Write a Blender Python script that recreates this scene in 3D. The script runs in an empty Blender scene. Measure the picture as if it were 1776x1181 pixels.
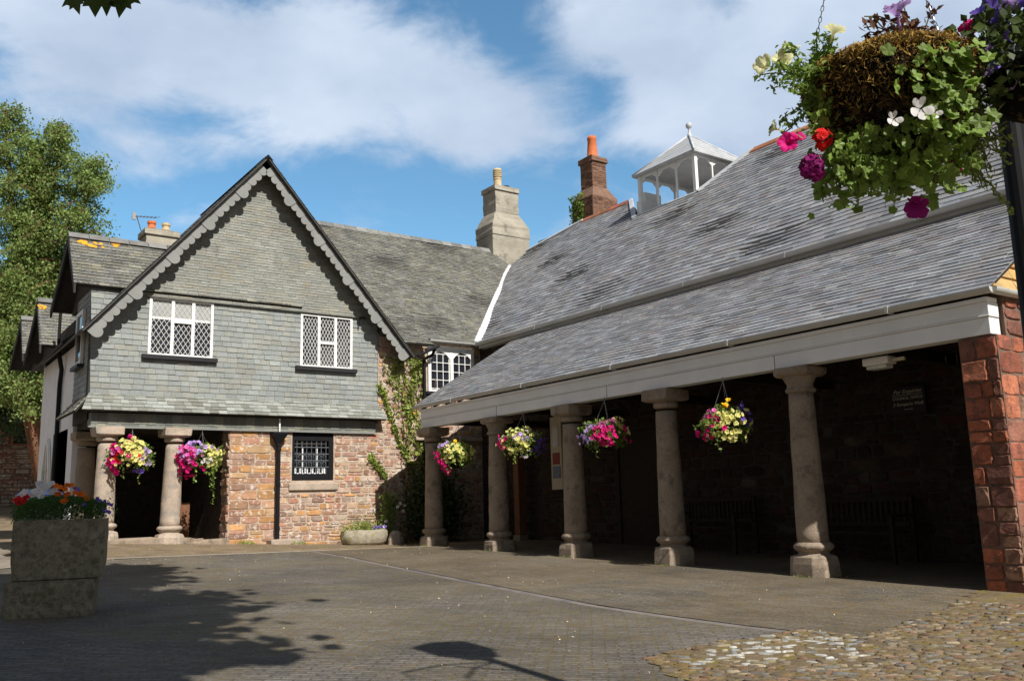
import bpy, bmesh, math, random
import numpy as np
from mathutils import Vector, Matrix
R_ = math.radians
sc = bpy.context.scene
# world axes: X = u (across the yard, towards the hall), Y = v (along the arcade), Z up, eye level at z = 0
# ---------------------------------------------------------------- camera
FPX, PITCH, ROLL, YAW = 1580.6, R_(10.186), R_(1.6136), R_(35.506)
def c2w(x, y, z):
    return Vector((x*math.cos(YAW)+y*math.sin(YAW), -x*math.sin(YAW)+y*math.cos(YAW), z))
cp, sp, cr, sr = math.cos(PITCH), math.sin(PITCH), math.cos(ROLL), math.sin(ROLL)
_r, _u, _f = Vector((1, 0, 0)), Vector((0, -sp, cp)), Vector((0, cp, sp))
CR, CU, CF = c2w(*(cr*_r-sr*_u)), c2w(*(cr*_u+sr*_r)), c2w(*_f)
cam = bpy.data.objects.new('camera', bpy.data.cameras.new('camera'))
sc.collection.objects.link(cam)
cam.matrix_world = Matrix(((CR.x, CU.x, -CF.x, 0), (CR.y, CU.y, -CF.y, 0), (CR.z, CU.z, -CF.z, 0), (0, 0, 0, 1)))
cam.data.sensor_width = 36; cam.data.lens = FPX/1776*36; cam.data.clip_end = 2000; cam.data.clip_start = .05
sc.camera = cam
def ray(x, y): return (CR*(x-888)-CU*(y-590.5)+CF*FPX)/FPX
def onu(x, y, u): r = ray(x, y); return r*(u/r.x)
def onv(x, y, v): r = ray(x, y); return r*(v/r.y)
def onz(x, y, z): r = ray(x, y); return r*(z/r.z)
# ---------------------------------------------------------------- sun, sky, exposure
SUN_EL = R_(43)
sun = bpy.data.objects.new('sun', bpy.data.lights.new('sun', 'SUN'))
sc.collection.objects.link(sun)
sun.data.energy = 5.0; sun.data.angle = R_(.53); sun.data.color = (1, .96, .885)
sun.rotation_euler = Vector((.02, math.cos(SUN_EL), -math.sin(SUN_EL))).to_track_quat('-Z', 'Y').to_euler()
sc.view_settings.view_transform = 'Standard'; sc.view_settings.look = 'None'
sc.view_settings.exposure = .25; sc.view_settings.gamma = 1
world = bpy.data.worlds.new('World'); sc.world = world; world.use_nodes = True
def build_world():
    nt = world.node_tree; N = nt.nodes; L = nt.links; N.clear()
    out = N.new('ShaderNodeOutputWorld'); bg = N.new('ShaderNodeBackground'); L.new(bg.outputs[0], out.inputs[0])
    sky = N.new('ShaderNodeTexSky'); sky.sky_type = 'NISHITA'; sky.sun_disc = False
    sky.sun_elevation = SUN_EL; sky.sun_rotation = math.pi+.027; sky.air_density = 1.0; sky.dust_density = .3; sky.ozone_density = 2.5
    bg.inputs[1].default_value = .1
    def M(op, a, b=None, c=None):
        n = N.new('ShaderNodeMath'); n.operation = op
        for i, v in enumerate((a, b, c)):
            if v is None: continue
            if isinstance(v, (int, float)): n.inputs[i].default_value = v
            else: L.new(v, n.inputs[i])
        return n.outputs[0]
    tc = N.new('ShaderNodeTexCoord'); sx = N.new('ShaderNodeSeparateXYZ'); L.new(tc.outputs['Generated'], sx.inputs[0])
    az = M('ARCTAN2', sx.outputs[0], sx.outputs[1]); el = M('ARCSINE', sx.outputs[2])
    cb = N.new('ShaderNodeCombineXYZ'); L.new(az, cb.inputs[0]); L.new(el, cb.inputs[1])
    nz = N.new('ShaderNodeTexNoise'); nz.inputs['Scale'].default_value = 6.5; nz.inputs['Detail'].default_value = 10; nz.inputs['Roughness'].default_value = .6
    nz.inputs['Distortion'].default_value = .3
    mp = N.new('ShaderNodeMapping'); mp.inputs['Scale'].default_value = (1, 1.7, 1); mp.inputs['Rotation'].default_value = (0, 0, R_(-12)); mp.inputs['Location'].default_value = (3.1, 1.7, 0)
    L.new(cb.outputs[0], mp.inputs[0]); L.new(mp.outputs[0], nz.inputs['Vector'])
    total = None
    blobs = [(330, 50, 420, 120, .85, 0), (640, 150, 350, 120, 1.1, 8), (840, 185, 170, 90, .7, 0), (380, 190, 300, 90, .5, 5),
             (120, 210, 220, 90, .45, 0), (1330, 60, 340, 170, 1.3, 0), (1560, 200, 420, 190, 1.3, 0), (1060, 30, 150, 90, .9, 0), (1170, 190, 120, 110, .7, 0), (250, 290, 120, 50, .3, 0),
             (60, 60, 200, 120, .5, 0)]
    for (x, y, rx, ry, w, rot) in blobs:
        d = ray(x, y).normalized()
        a0, e0 = math.atan2(d.x, d.y), math.asin(d.z)
        m = N.new('ShaderNodeMapping'); m.vector_type = 'TEXTURE'
        m.inputs['Location'].default_value = (a0, e0, 0); m.inputs['Scale'].default_value = (rx/1250, ry/1350, 1); m.inputs['Rotation'].default_value = (0, 0, R_(-rot))
        L.new(cb.outputs[0], m.inputs[0])
        g = N.new('ShaderNodeTexGradient'); g.gradient_type = 'SPHERICAL'; L.new(m.outputs[0], g.inputs[0])
        v = M('MULTIPLY', g.outputs['Fac'], w)
        total = v if total is None else M('ADD', total, v)
    dens = M('ADD', total, M('MULTIPLY', M('SUBTRACT', nz.outputs['Fac'], .5), 2.6))
    # outside the view, unseen grey cloud is added below to dull ambient light
    mr = N.new('ShaderNodeMapRange'); mr.interpolation_type = 'SMOOTHSTEP'
    mr.inputs['From Min'].default_value = -.02; mr.inputs['From Max'].default_value = .9
    L.new(dens, mr.inputs['Value'])
    n2 = N.new('ShaderNodeTexNoise'); n2.inputs['Scale'].default_value = 4.2; n2.inputs['Detail'].default_value = 5
    L.new(mp.outputs[0], n2.inputs['Vector'])
    cr_ = N.new('ShaderNodeValToRGB'); L.new(n2.outputs['Fac'], cr_.inputs[0])
    cr_.color_ramp.elements[0].position = .35; cr_.color_ramp.elements[0].color = (4.0, 4.9, 6.3, 1)
    cr_.color_ramp.elements[1].position = .65; cr_.color_ramp.elements[1].color = (6.0, 6.8, 8.0, 1)
    tint = N.new('ShaderNodeMix'); tint.data_type = 'RGBA'; tint.blend_type = 'MULTIPLY'; tint.inputs[0].default_value = 1
    L.new(sky.outputs[0], tint.inputs[6]); tint.inputs[7].default_value = (.98, 1.36, 1.36, 1)
    mx = N.new('ShaderNodeMix'); mx.data_type = 'RGBA'
    L.new(M('MULTIPLY', mr.outputs[0], .93), mx.inputs[0]); L.new(tint.outputs[2], mx.inputs[6]); L.new(cr_.outputs[0], mx.inputs[7])
    dp = N.new('ShaderNodeVectorMath'); dp.operation = 'DOT_PRODUCT'; L.new(tc.outputs['Generated'], dp.inputs[0]); d0 = ray(888, 500).normalized(); dp.inputs[1].default_value = tuple(d0)
    far = N.new('ShaderNodeMapRange'); far.interpolation_type = 'SMOOTHSTEP'; far.inputs['From Min'].default_value = .82; far.inputs['From Max'].default_value = .35; L.new(dp.outputs['Value'], far.inputs['Value'])
    n3 = N.new('ShaderNodeTexNoise'); n3.inputs['Scale'].default_value = 2.4; n3.inputs['Detail'].default_value = 5; L.new(tc.outputs['Generated'], n3.inputs['Vector'])
    cv_ = N.new('ShaderNodeMapRange'); cv_.interpolation_type = 'SMOOTHSTEP'; cv_.inputs['From Min'].default_value = .28; cv_.inputs['From Max'].default_value = .42; L.new(n3.outputs['Fac'], cv_.inputs['Value'])
    mz = N.new('ShaderNodeMix'); mz.data_type = 'RGBA'; L.new(M('MULTIPLY', far.outputs[0], cv_.outputs[0]), mz.inputs[0]); L.new(mx.outputs[2], mz.inputs[6]); mz.inputs[7].default_value = (1.95, 2.1, 2.4, 1)  # unseen dim cloud, added to darken and neutralise the ambient
    L.new(mz.outputs[2], bg.inputs[0])
build_world()
# ---------------------------------------------------------------- helpers
rng = random.Random(7)
def tag(o, label=None, cat=None, group=None, kind=None):
    if label: o['label'] = label
    if cat: o['category'] = cat
    if group: o['group'] = group
    if kind: o['kind'] = kind
    return o
def empty(name, loc=(0, 0, 0), rz=0, label=None, cat=None, group=None):
    o = bpy.data.objects.new(name, None); sc.collection.objects.link(o)
    o.location = loc; o.rotation_euler = (0, 0, rz); o.empty_display_size = .2
    return tag(o, label, cat, group)
def newell(ps):
    n = Vector((0, 0, 0))
    for i in range(len(ps)):
        a, b = ps[i], ps[(i+1) % len(ps)]
        n += Vector(((a[1]-b[1])*(a[2]+b[2]), (a[2]-b[2])*(a[0]+b[0]), (a[0]-b[0])*(a[1]+b[1])))
    return n
class MB:
    def __init__(s): s.v = []; s.f = []; s.c = []; s.m = []
    def face(s, pts, col=(1, 1, 1), m=0):
        i = len(s.v); s.v += [tuple(p) for p in pts]; s.f.append(tuple(range(i, i+len(pts)))); s.c.append(col); s.m.append(m)
    def mesh(s, vs, fs, col=(1, 1, 1), m=0):
        i = len(s.v); s.v += [tuple(p) for p in vs]
        for f in fs: s.f.append(tuple(i+k for k in f)); s.c.append(col); s.m.append(m)
    def box(s, x0, x1, y0, y1, z0, z1, col=(1, 1, 1), m=0):
        vs = [(x, y, z) for z in (z0, z1) for y in (y0, y1) for x in (x0, x1)]
        s.mesh(vs, [(0, 2, 3, 1), (4, 5, 7, 6), (0, 1, 5, 4), (2, 6, 7, 3), (0, 4, 6, 2), (1, 3, 7, 5)], col, m)
    def obox(s, c, X, Y, Z, col=(1, 1, 1), m=0):   # centre + half axis vectors
        c = Vector(c); vs = [c+X*a+Y*b+Z*d for d in (-1, 1) for b in (-1, 1) for a in (-1, 1)]
        s.mesh(vs, [(0, 2, 3, 1), (4, 5, 7, 6), (0, 1, 5, 4), (2, 6, 7, 3), (0, 4, 6, 2), (1, 3, 7, 5)], col, m)
    def prism(s, pts, off, col=(1, 1, 1), m=0):   # polygon extruded by vector; closed
        off = Vector(off); P = [Vector(p) for p in pts]
        if newell(P).dot(off) > 0: P.reverse()
        n = len(P); vs = P+[p+off for p in P]
        s.mesh(vs, [tuple(range(n)), tuple(range(2*n-1, n-1, -1))]+[(i, i+n, (i+1) % n+n, (i+1) % n) for i in range(n)], col, m)
    def tube(s, pts, r, n=8, col=(1, 1, 1), m=0, cap=True):
        P = [Vector(p) for p in pts]; rs = r if isinstance(r, (list, tuple)) else [r]*len(P)
        vs = []; ref = None
        for i, p in enumerate(P):
            d = (P[min(i+1, len(P)-1)]-P[max(i-1, 0)]).normalized()
            if ref is None: ref = d.orthogonal().normalized()
            a = (ref-d*ref.dot(d))
            a = a.normalized() if a.length > 1e-6 else d.orthogonal().normalized()
            ref = a; b = d.cross(a)
            for k in range(n):
                t = 2*math.pi*k/n; vs.append(p+(a*math.cos(t)+b*math.sin(t))*rs[i])
        fs = [(i*n+k, i*n+(k+1) % n, (i+1)*n+(k+1) % n, (i+1)*n+k) for i in range(len(P)-1) for k in range(n)]
        if cap: fs += [tuple(range(n-1, -1, -1)), tuple(range((len(P)-1)*n, len(P)*n))]
        s.mesh(vs, fs, col, m)
    def lathe(s, prof, c=(0, 0), n=20, col=(1, 1, 1), m=0, jit=0, sx=1, sy=1):
        vs = []
        for (r, z) in prof:
            for k in range(n):
                t = 2*math.pi*k/n; q = r*(1+rng.uniform(-jit, jit)); vs.append((c[0]+q*math.cos(t)*sx, c[1]+q*math.sin(t)*sy, z))
        fs = [(i*n+k, i*n+(k+1) % n, (i+1)*n+(k+1) % n, (i+1)*n+k) for i in range(len(prof)-1) for k in range(n)]
        fs += [tuple(range(n-1, -1, -1)), tuple(range((len(prof)-1)*n, len(prof)*n))]
        s.mesh(vs, fs, col, m)
    def build(s, name, mats, parent=None, smooth=False, bevel=0, keep_world=True):
        me = bpy.data.meshes.new(name); me.from_pydata(s.v, [], s.f)
        mats = mats if isinstance(mats, (list, tuple)) else [mats]
        for m in mats: me.materials.append(m)
        me.polygons.foreach_set('material_index', s.m)
        if smooth: me.polygons.foreach_set('use_smooth', [True]*len(s.f))
        if any(c != (1, 1, 1) for c in s.c):
            ca = me.color_attributes.new('tint', 'FLOAT_COLOR', 'CORNER')
            cnt = np.array([len(f) for f in s.f]); col = np.ones((len(s.f), 4), np.float32); col[:, :3] = np.array(s.c, np.float32)
            ca.data.foreach_set('color', np.repeat(col, cnt, axis=0).ravel())
        me.validate(); me.update()
        o = bpy.data.objects.new(name, me); sc.collection.objects.link(o)
        if parent is not None:
            o.parent = parent
            if keep_world:
                o.matrix_parent_inverse = (Matrix.Translation(parent.location) @ parent.rotation_euler.to_matrix().to_4x4()).inverted() if parent.type == 'EMPTY' else Matrix()
        if bevel:
            b = o.modifiers.new('bevel', 'BEVEL'); b.width = bevel; b.segments = 2; b.limit_method = 'ANGLE'
        return o
def np_leaves(name, P, size, mat, parent=None, cols=None, seed=0, aspect=.55, up=.0, smooth=False, parent_inv=None):
    """many small folded leaves (two quads each) as one mesh"""
    r = np.random.default_rng(seed); P = np.asarray(P, float); n = len(P)
    d = r.normal(size=(n, 3)); d[:, 2] += up; d /= np.linalg.norm(d, axis=1)[:, None]
    q = r.normal(size=(n, 3)); s_ = np.cross(d, q); s_ /= np.linalg.norm(s_, axis=1)[:, None]; nn = np.cross(d, s_)
    L = (size*r.uniform(.65, 1.3, n))[:, None]; W = L*aspect
    V = np.stack([P-d*L*.5, P+s_*W*.5+nn*L*.08, P+d*L*.5, P-s_*W*.5+nn*L*.08], 1).reshape(-1, 3)
    idx = np.arange(n)*4
    loops = np.stack([idx, idx+1, idx+2, idx, idx+2, idx+3], 1).ravel()
    me = bpy.data.meshes.new(name); me.vertices.add(4*n); me.vertices.foreach_set('co', V.ravel())
    me.loops.add(6*n); me.loops.foreach_set('vertex_index', loops.astype(np.int32))
    me.polygons.add(2*n); me.polygons.foreach_set('loop_start', (np.arange(2*n)*3).astype(np.int32))
    me.update(calc_edges=True); me.validate()
    if cols is None:
        cols = np.ones((n, 3))
    cols = np.asarray(cols)*r.uniform(.7, 1.3, (n, 1))
    ca = me.color_attributes.new('tint', 'FLOAT_COLOR', 'CORNER')
    c4 = np.ones((n, 4), np.float32); c4[:, :3] = cols; ca.data.foreach_set('color', np.repeat(c4, 6, axis=0).ravel())
    me.materials.append(mat)
    o = bpy.data.objects.new(name, me); sc.collection.objects.link(o)
    if parent is not None: o.parent = parent; 
    if parent is not None and parent.type == 'EMPTY': o.matrix_parent_inverse = (Matrix.Translation(parent.location) @ parent.rotation_euler.to_matrix().to_4x4()).inverted()
    return o
# ---------------------------------------------------------------- materials
MATS = {}
def mat(name, base, rough=.8, tint=False, var=.25, vscale=6, patches=(), bump=.0, bscale=30, spec=.3, metal=0, trans=0, fine=0, coat=0):
    """base colour * tint attribute * low-frequency variation, plus patches [(colour, scale, threshold, softness, strength)]"""
    m = bpy.data.materials.new(name); m.use_nodes = True; nt = m.node_tree; N = nt.nodes; L = nt.links
    b = N['Principled BSDF']; b.inputs['Roughness'].default_value = rough; b.inputs['Specular IOR Level'].default_value = spec; b.inputs['Metallic'].default_value = metal
    if coat: b.inputs['Coat Weight'].default_value = coat
    tc = N.new('ShaderNodeTexCoord'); co = tc.outputs['Object']
    rgb = N.new('ShaderNodeRGB'); rgb.outputs[0].default_value = (*base, 1); cur = rgb.outputs[0]
    def mix(a, bb, fac, mode='MIX'):
        x = N.new('ShaderNodeMix'); x.data_type = 'RGBA'; x.blend_type = mode
        for i, v in ((0, fac), (6, a), (7, bb)):
            if isinstance(v, (int, float)): x.inputs[i].default_value = v
            elif isinstance(v, tuple): x.inputs[i].default_value = (*v, 1)
            else: L.new(v, x.inputs[i])
        return x.outputs[2]
    def noise(scale, detail=4, rough_=.6, off=0):
        mp = N.new('ShaderNodeMapping'); mp.inputs['Location'].default_value = (off, off*1.7, off*.3); L.new(co, mp.inputs[0])
        n = N.new('ShaderNodeTexNoise'); n.inputs['Scale'].default_value = scale; n.inputs['Detail'].default_value = detail; n.inputs['Roughness'].default_value = rough_
        L.new(mp.outputs[0], n.inputs['Vector']); return n.outputs['Fac']
    def rampf(v, lo, hi):
        r = N.new('ShaderNodeMapRange'); r.interpolation_type = 'SMOOTHSTEP'; r.inputs['From Min'].default_value = lo; r.inputs['From Max'].default_value = hi; L.new(v, r.inputs['Value']); return r.outputs[0]
    if tint:
        a = N.new('ShaderNodeVertexColor'); a.layer_name = 'tint'; cur = mix(cur, a.outputs[0], 1.0, 'MULTIPLY')
    if var:
        f = noise(vscale, 5); g = N.new('ShaderNodeMapRange'); g.inputs['From Min'].default_value = .3; g.inputs['From Max'].default_value = .7; g.inputs['To Min'].default_value = 1-var; g.inputs['To Max'].default_value = 1+var
        L.new(f, g.inputs['Value']); cur = mix(cur, g.outputs[0], 1.0, 'MULTIPLY')
    if fine:
        f = noise(vscale*14, 2, .7, 5); g = N.new('ShaderNodeMapRange'); g.inputs['From Min'].default_value = .3; g.inputs['From Max'].default_value = .7; g.inputs['To Min'].default_value = 1-fine; g.inputs['To Max'].default_value = 1+fine
        L.new(f, g.inputs['Value']); cur = mix(cur, g.outputs[0], 1.0, 'MULTIPLY')
    for k, (c, s_, th, so, st) in enumerate(patches):
        f = rampf(noise(s_, 6, .65, 11+7*k), th, th+so)
        mm = N.new('ShaderNodeMath'); mm.operation = 'MULTIPLY'; L.new(f, mm.inputs[0]); mm.inputs[1].default_value = st
        cur = mix(cur, c, mm.outputs[0])
    L.new(cur, b.inputs['Base Color'])
    if bump:
        bp = N.new('ShaderNodeBump'); bp.inputs['Strength'].default_value = bump; bp.inputs['Distance'].default_value = .02
        L.new(noise(bscale, 6, .65, 3), bp.inputs['Height']); L.new(bp.outputs[0], b.inputs['Normal'])
    if trans:
        tr = N.new('ShaderNodeBsdfTranslucent'); L.new(cur, tr.inputs[0]); ms = N.new('ShaderNodeMixShader'); ms.inputs[0].default_value = trans
        L.new(b.outputs[0], ms.inputs[1]); L.new(tr.outputs[0], ms.inputs[2]); L.new(ms.outputs[0], N['Material Output'].inputs[0])
    MATS[name] = m; return m
M_slate_roof = mat('roof slate', (.25, .252, .262), .5, True, .14, 2.5, [((.32, .3, .24), 14, .62, .1, .45), ((.33, .34, .34), 1.2, .55, .2, .35)], .25, 60, .5, fine=.18)
M_slate_old = mat('old lichened slate', (.155, .155, .14), .75, True, .25, 3, [((.36, .34, .27), 22, .55, .08, .75), ((.28, .26, .15), 3, .55, .15, .4), ((.09, .09, .085), 1.6, .56, .1, .5)], .4, 50, .3, fine=.25)
M_slate_wall = mat('wall slate', (.245, .258, .252), .62, True, .12, 1.6, [((.34, .345, .32), 3.0, .6, .1, .35), ((.2, .18, .12), 2.1, .6, .12, .45), ((.5, .5, .46), 9, .72, .05, .6)], .15, 45, .35, fine=.1)
M_slate_gable = mat('gable slate', (.235, .235, .212), .65, True, .15, 1.6, [((.27, .22, .13), 1.7, .55, .15, .5), ((.12, .12, .105), 1.2, .58, .12, .5)], .15, 45, .35, fine=.12)
M_dark_edge = mat('dark roof edge', (.035, .033, .03), .8)
M_barge = mat('grey painted slate', (.23, .235, .225), .6, False, .12, 3, [((.22, .22, .18), 6, .6, .1, .5)])
M_white = mat('white paint', (.82, .82, .8), .45, False, .05, 4, [((.45, .43, .38), 9, .68, .1, .5)])
M_beam = mat('weathered white paint', (.82, .82, .82), .5, False, .06, 2, [((.4, .38, .33), 5, .64, .12, .35)], .08, 80)
M_gutter = mat('grey painted gutter', (.52, .52, .5), .45, False, .1, 2, [((.3, .29, .25), 7, .62, .1, .5)])
M_lead = mat('lead flashing', (.5, .52, .55), .5, False, .2, 3, [((.75, .76, .78), 4, .55, .1, .6)])
M_black = mat('black painted iron', (.008, .008, .01), .6, False, .1, 5, spec=.2)
M_blackwood = mat('black painted timber', (.02, .02, .022), .5, False, .15, 5)
M_render = mat('white roughcast render', (.84, .85, .87), .9, False, .08, 2, [((.45, .43, .38), 2, .6, .12, .4)], .8, 40)
M_chim = mat('rendered chimney', (.36, .33, .27), .9, False, .2, 2, [((.16, .15, .12), 3, .55, .1, .6), ((.5, .47, .38), 7, .62, .08, .5)], .6, 30, fine=.1)
M_pot_orange = mat('terracotta pot', (.62, .17, .06), .7, False, .2, 8, [((.35, .2, .1), 9, .6, .1, .6)])
M_pot_buff = mat('buff clay pot', (.56, .45, .27), .75, False, .15, 9, [((.3, .25, .18), 12, .6, .1, .6)])
M_ridge_red = mat('clay ridge tile', (.33, .13, .07), .8, True, .2, 5, [((.2, .17, .14), 8, .55, .1, .6)])
M_ridge_grey = mat('grey ridge tile', (.2, .2, .19), .8, True, .2, 5, [((.33, .31, .26), 10, .6, .1, .6)])
M_brickch = mat('weathered brick', (.2, .115, .08), .9, True, .2, 4, [((.4, .38, .32), 14, .62, .06, .6), ((.3, .24, .1), 6, .62, .08, .5)], .3, 40)
M_rubble = mat('sandstone rubble', (1, 1, 1), .88, True, .22, 5, [((.62, .57, .5), 9, .55, .06, .75), ((.18, .12, .09), 7, .62, .08, .45)], .7, 28, .2, fine=.2)
M_rubble_red = mat('red sandstone', (1.05, 1.12, 1.1), .9, True, .3, 6, [((.13, .06, .045), 7, .5, .1, .65), ((.5, .42, .35), 16, .68, .05, .5)], .9, 30, .25, fine=.2)
M_mortar = mat('lime mortar', (.46, .36, .28), .95, False, .2, 6, [((.66, .62, .56), 9, .55, .1, .6), ((.3, .2, .14), 5, .55, .1, .6)], .8, 30, .1, fine=.15)
M_mortar_dark = mat('dark mortar', (.2, .13, .1), .95, False, .2, 6, [((.16, .12, .1), 9, .5, .1, .6)], .8, 30, .1)
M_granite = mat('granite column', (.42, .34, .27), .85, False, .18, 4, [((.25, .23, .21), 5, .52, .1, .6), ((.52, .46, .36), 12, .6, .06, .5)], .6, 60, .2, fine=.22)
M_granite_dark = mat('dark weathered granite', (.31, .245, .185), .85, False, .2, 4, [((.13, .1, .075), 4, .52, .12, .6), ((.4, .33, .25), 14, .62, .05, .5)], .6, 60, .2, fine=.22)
M_planter = mat('mossy granite', (.31, .28, .2), .95, False, .3, 16, [((.12, .105, .07), 17, .45, .2, .7), ((.2, .17, .07), 3, .5, .25, .5)], .7, 50, .2, fine=.35)
M_dark_in = mat('shade-darkened masonry', (.05, .042, .035), .9, False, .35, 7, [((.08, .07, .06), 8, .55, .1, .5)], 1.0, 14)  # base colour lowered to stand in for arcade and loggia shade
M_woodold = mat('shade-darkened oak', (.03, .022, .015), .8, False, .3, 12, bump=.3)  # near-black tone paints the arcade's shade into benches and timbers
M_wood_brown = mat('brown stained timber', (.2, .09, .045), .7, False, .2, 9)
M_cream = mat('cream board', (.62, .56, .42), .7, False, .06, 5)
M_poster = mat('dark red poster', (.3, .05, .05), .6, False, .1, 5)
M_paper = mat('printed paper', (.72, .74, .76), .6, False, .06, 9)
M_moss = mat('sphagnum moss', (.1, .062, .026), 1, True, .35, 20, [((.2, .13, .05), 26, .55, .1, .6)], 1, 40)
M_leaf = mat('green leaf', (.2, .3, .055), .5, True, .25, 8, spec=.4, trans=.4)
M_birch = mat('birch leaf', (.25, .34, .1), .5, True, .3, .8, spec=.4, trans=.45)
M_ivy = mat('ivy leaf', (.24, .3, .06), .55, True, .25, 2, spec=.3, trans=.2)
M_bark = mat('reddish bark', (.19, .09, .05), .9, False, .3, 6)
M_stem = mat('plant stem', (.14, .17, .05), .8)
M_wire = mat('galvanised chain', (.3, .3, .3), .4, metal=.8, var=0)
M_dirt = mat('soil', (.06, .045, .03), 1)
M_lid = mat('dark blue lid paint', (.02, .035, .11), .25, False, .05, 2, coat=1.0, spec=.5)
M_tyre = mat('rubber', (.02, .02, .02), .8)
M_red_tail = mat('red lamp plastic', (.4, .01, .01), .3)
def petal(name, c, tr=.35): return mat(name, c, .6, True, .12, 20, spec=.2, trans=tr)
P_mag = petal('magenta petal', (.72, .012, .22)); P_pink = petal('pink petal', (.75, .18, .5)); P_yel = petal('pale yellow petal', (.85, .8, .3))
P_pur = petal('purple petal', (.2, .12, .55)); P_lil = petal('lilac petal', (.55, .38, .75)); P_whi = petal('white petal', (.85, .82, .82)); P_red = petal('red petal', (.75, .02, .02)); P_ora = petal('orange petal', (.85, .2, .02)); P_gold = petal('golden petal', (.9, .55, .02))
P_dpur = petal('deep purple petal', (.25, .01, .14))
def glass_mat(name, col, rough=.06, spec=.8):
    m = mat(name, col, rough, False, .3, 3, spec=spec); return m
M_glass = glass_mat('window glass', (.02, .022, .03)); M_blind = mat('pale blind behind glass', (.36, .37, .36), .3, False, .1, 2, spec=.6)
M_innerwhite = mat('white inner window', (.8, .8, .82), .5, var=.03)
# ---------------------------------------------------------------- generators
def clip_poly(poly, clip):
    """Sutherland-Hodgman, both CCW lists of (a,b)"""
    out = poly
    for i in range(len(clip)):
        A, B = clip[i], clip[(i+1) % len(clip)]
        def ins(p): return (B[0]-A[0])*(p[1]-A[1])-(B[1]-A[1])*(p[0]-A[0]) >= -1e-9
        res = []
        for j in range(len(out)):
            P, Q = out[j-1], out[j]
            ip, iq = ins(P), ins(Q)
            if ip != iq:
                d1 = (B[0]-A[0])*(P[1]-A[1])-(B[1]-A[1])*(P[0]-A[0]); d2 = (B[0]-A[0])*(Q[1]-A[1])-(B[1]-A[1])*(Q[0]-A[0])
                t = d1/(d1-d2); res.append((P[0]+(Q[0]-P[0])*t, P[1]+(Q[1]-P[1])*t))
            if iq: res.append(Q)
        out = res
        if len(out) < 3: return []
    return out
def area(p): return .5*sum(p[i-1][0]*p[i][1]-p[i][0]*p[i-1][1] for i in range(len(p)))
def slates(mb, O, A, B, polys, course, width, thick, pal, seed=1, holes=(), jit=.006, wob=0.0, hue=.1):
    r = random.Random(seed); O = Vector(O); A = Vector(A).normalized(); B = Vector(B).normalized(); Nn = A.cross(B)
    for poly in polys:
        if area(poly) < 0: poly = poly[::-1]
        a0 = min(p[0] for p in poly); a1 = max(p[0] for p in poly); b0 = min(p[1] for p in poly); b1 = max(p[1] for p in poly)
        k0 = math.floor(b0/course); b = k0*course; row = k0
        while b < b1:
            rr = random.Random(seed*1000+row); a = a0-rr.uniform(0, width)
            while a < a1:
                w = width*rr.uniform(.72, 1.28); dj = rr.uniform(-jit, jit)
                q = [(a+.002, b+dj), (a+w-.002, b+dj+rr.uniform(-jit, jit)*.5), (a+w-.002, b+course+.004), (a+.002, b+course+.004)]
                c = rr.choice(pal); k = rr.uniform(1-hue*1.3, 1+hue*1.3); c = tuple(x*k for x in c); th = thick*rr.uniform(.7, 1.3)
                pieces = [q]
                for (h0, h1, g0, g1) in holes:
                    nxt = []
                    for p in pieces:
                        if max(x[0] for x in p) <= h0 or min(x[0] for x in p) >= h1 or max(x[1] for x in p) <= g0 or min(x[1] for x in p) >= g1: nxt.append(p); continue
                        big = 99
                        for cl in ([(-big, -big), (h0, -big), (h0, big), (-big, big)], [(h1, -big), (big, -big), (big, big), (h1, big)], [(h0, -big), (h1, -big), (h1, g0), (h0, g0)], [(h0, g1), (h1, g1), (h1, big), (h0, big)]):
                            z = clip_poly(p, cl)
                            if len(z) > 2 and abs(area(z)) > 1e-5: nxt.append(z)
                    pieces = nxt
                for p in pieces:
                    p = clip_poly(p, poly)
                    if len(p) < 3 or abs(area(p)) < 2e-5: continue
                    top = []; bot = []
                    for (x, y) in p:
                        h = th*(1-.85*min(1, max(0, (y-b)/course)))+.001
                        W = O+A*x+B*y+Nn*(wob*math.sin(x*1.3+seed)*math.sin(y*1.9) if wob else 0)
                        top.append(W+Nn*h); bot.append(W-Nn*.004)
                    n = len(p); mb.mesh(bot+top, [tuple(range(n, 2*n))]+[(i, (i+1) % n, (i+1) % n+n, i+n) for i in range(n)], c)
                a += w
            b += course; row += 1
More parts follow.
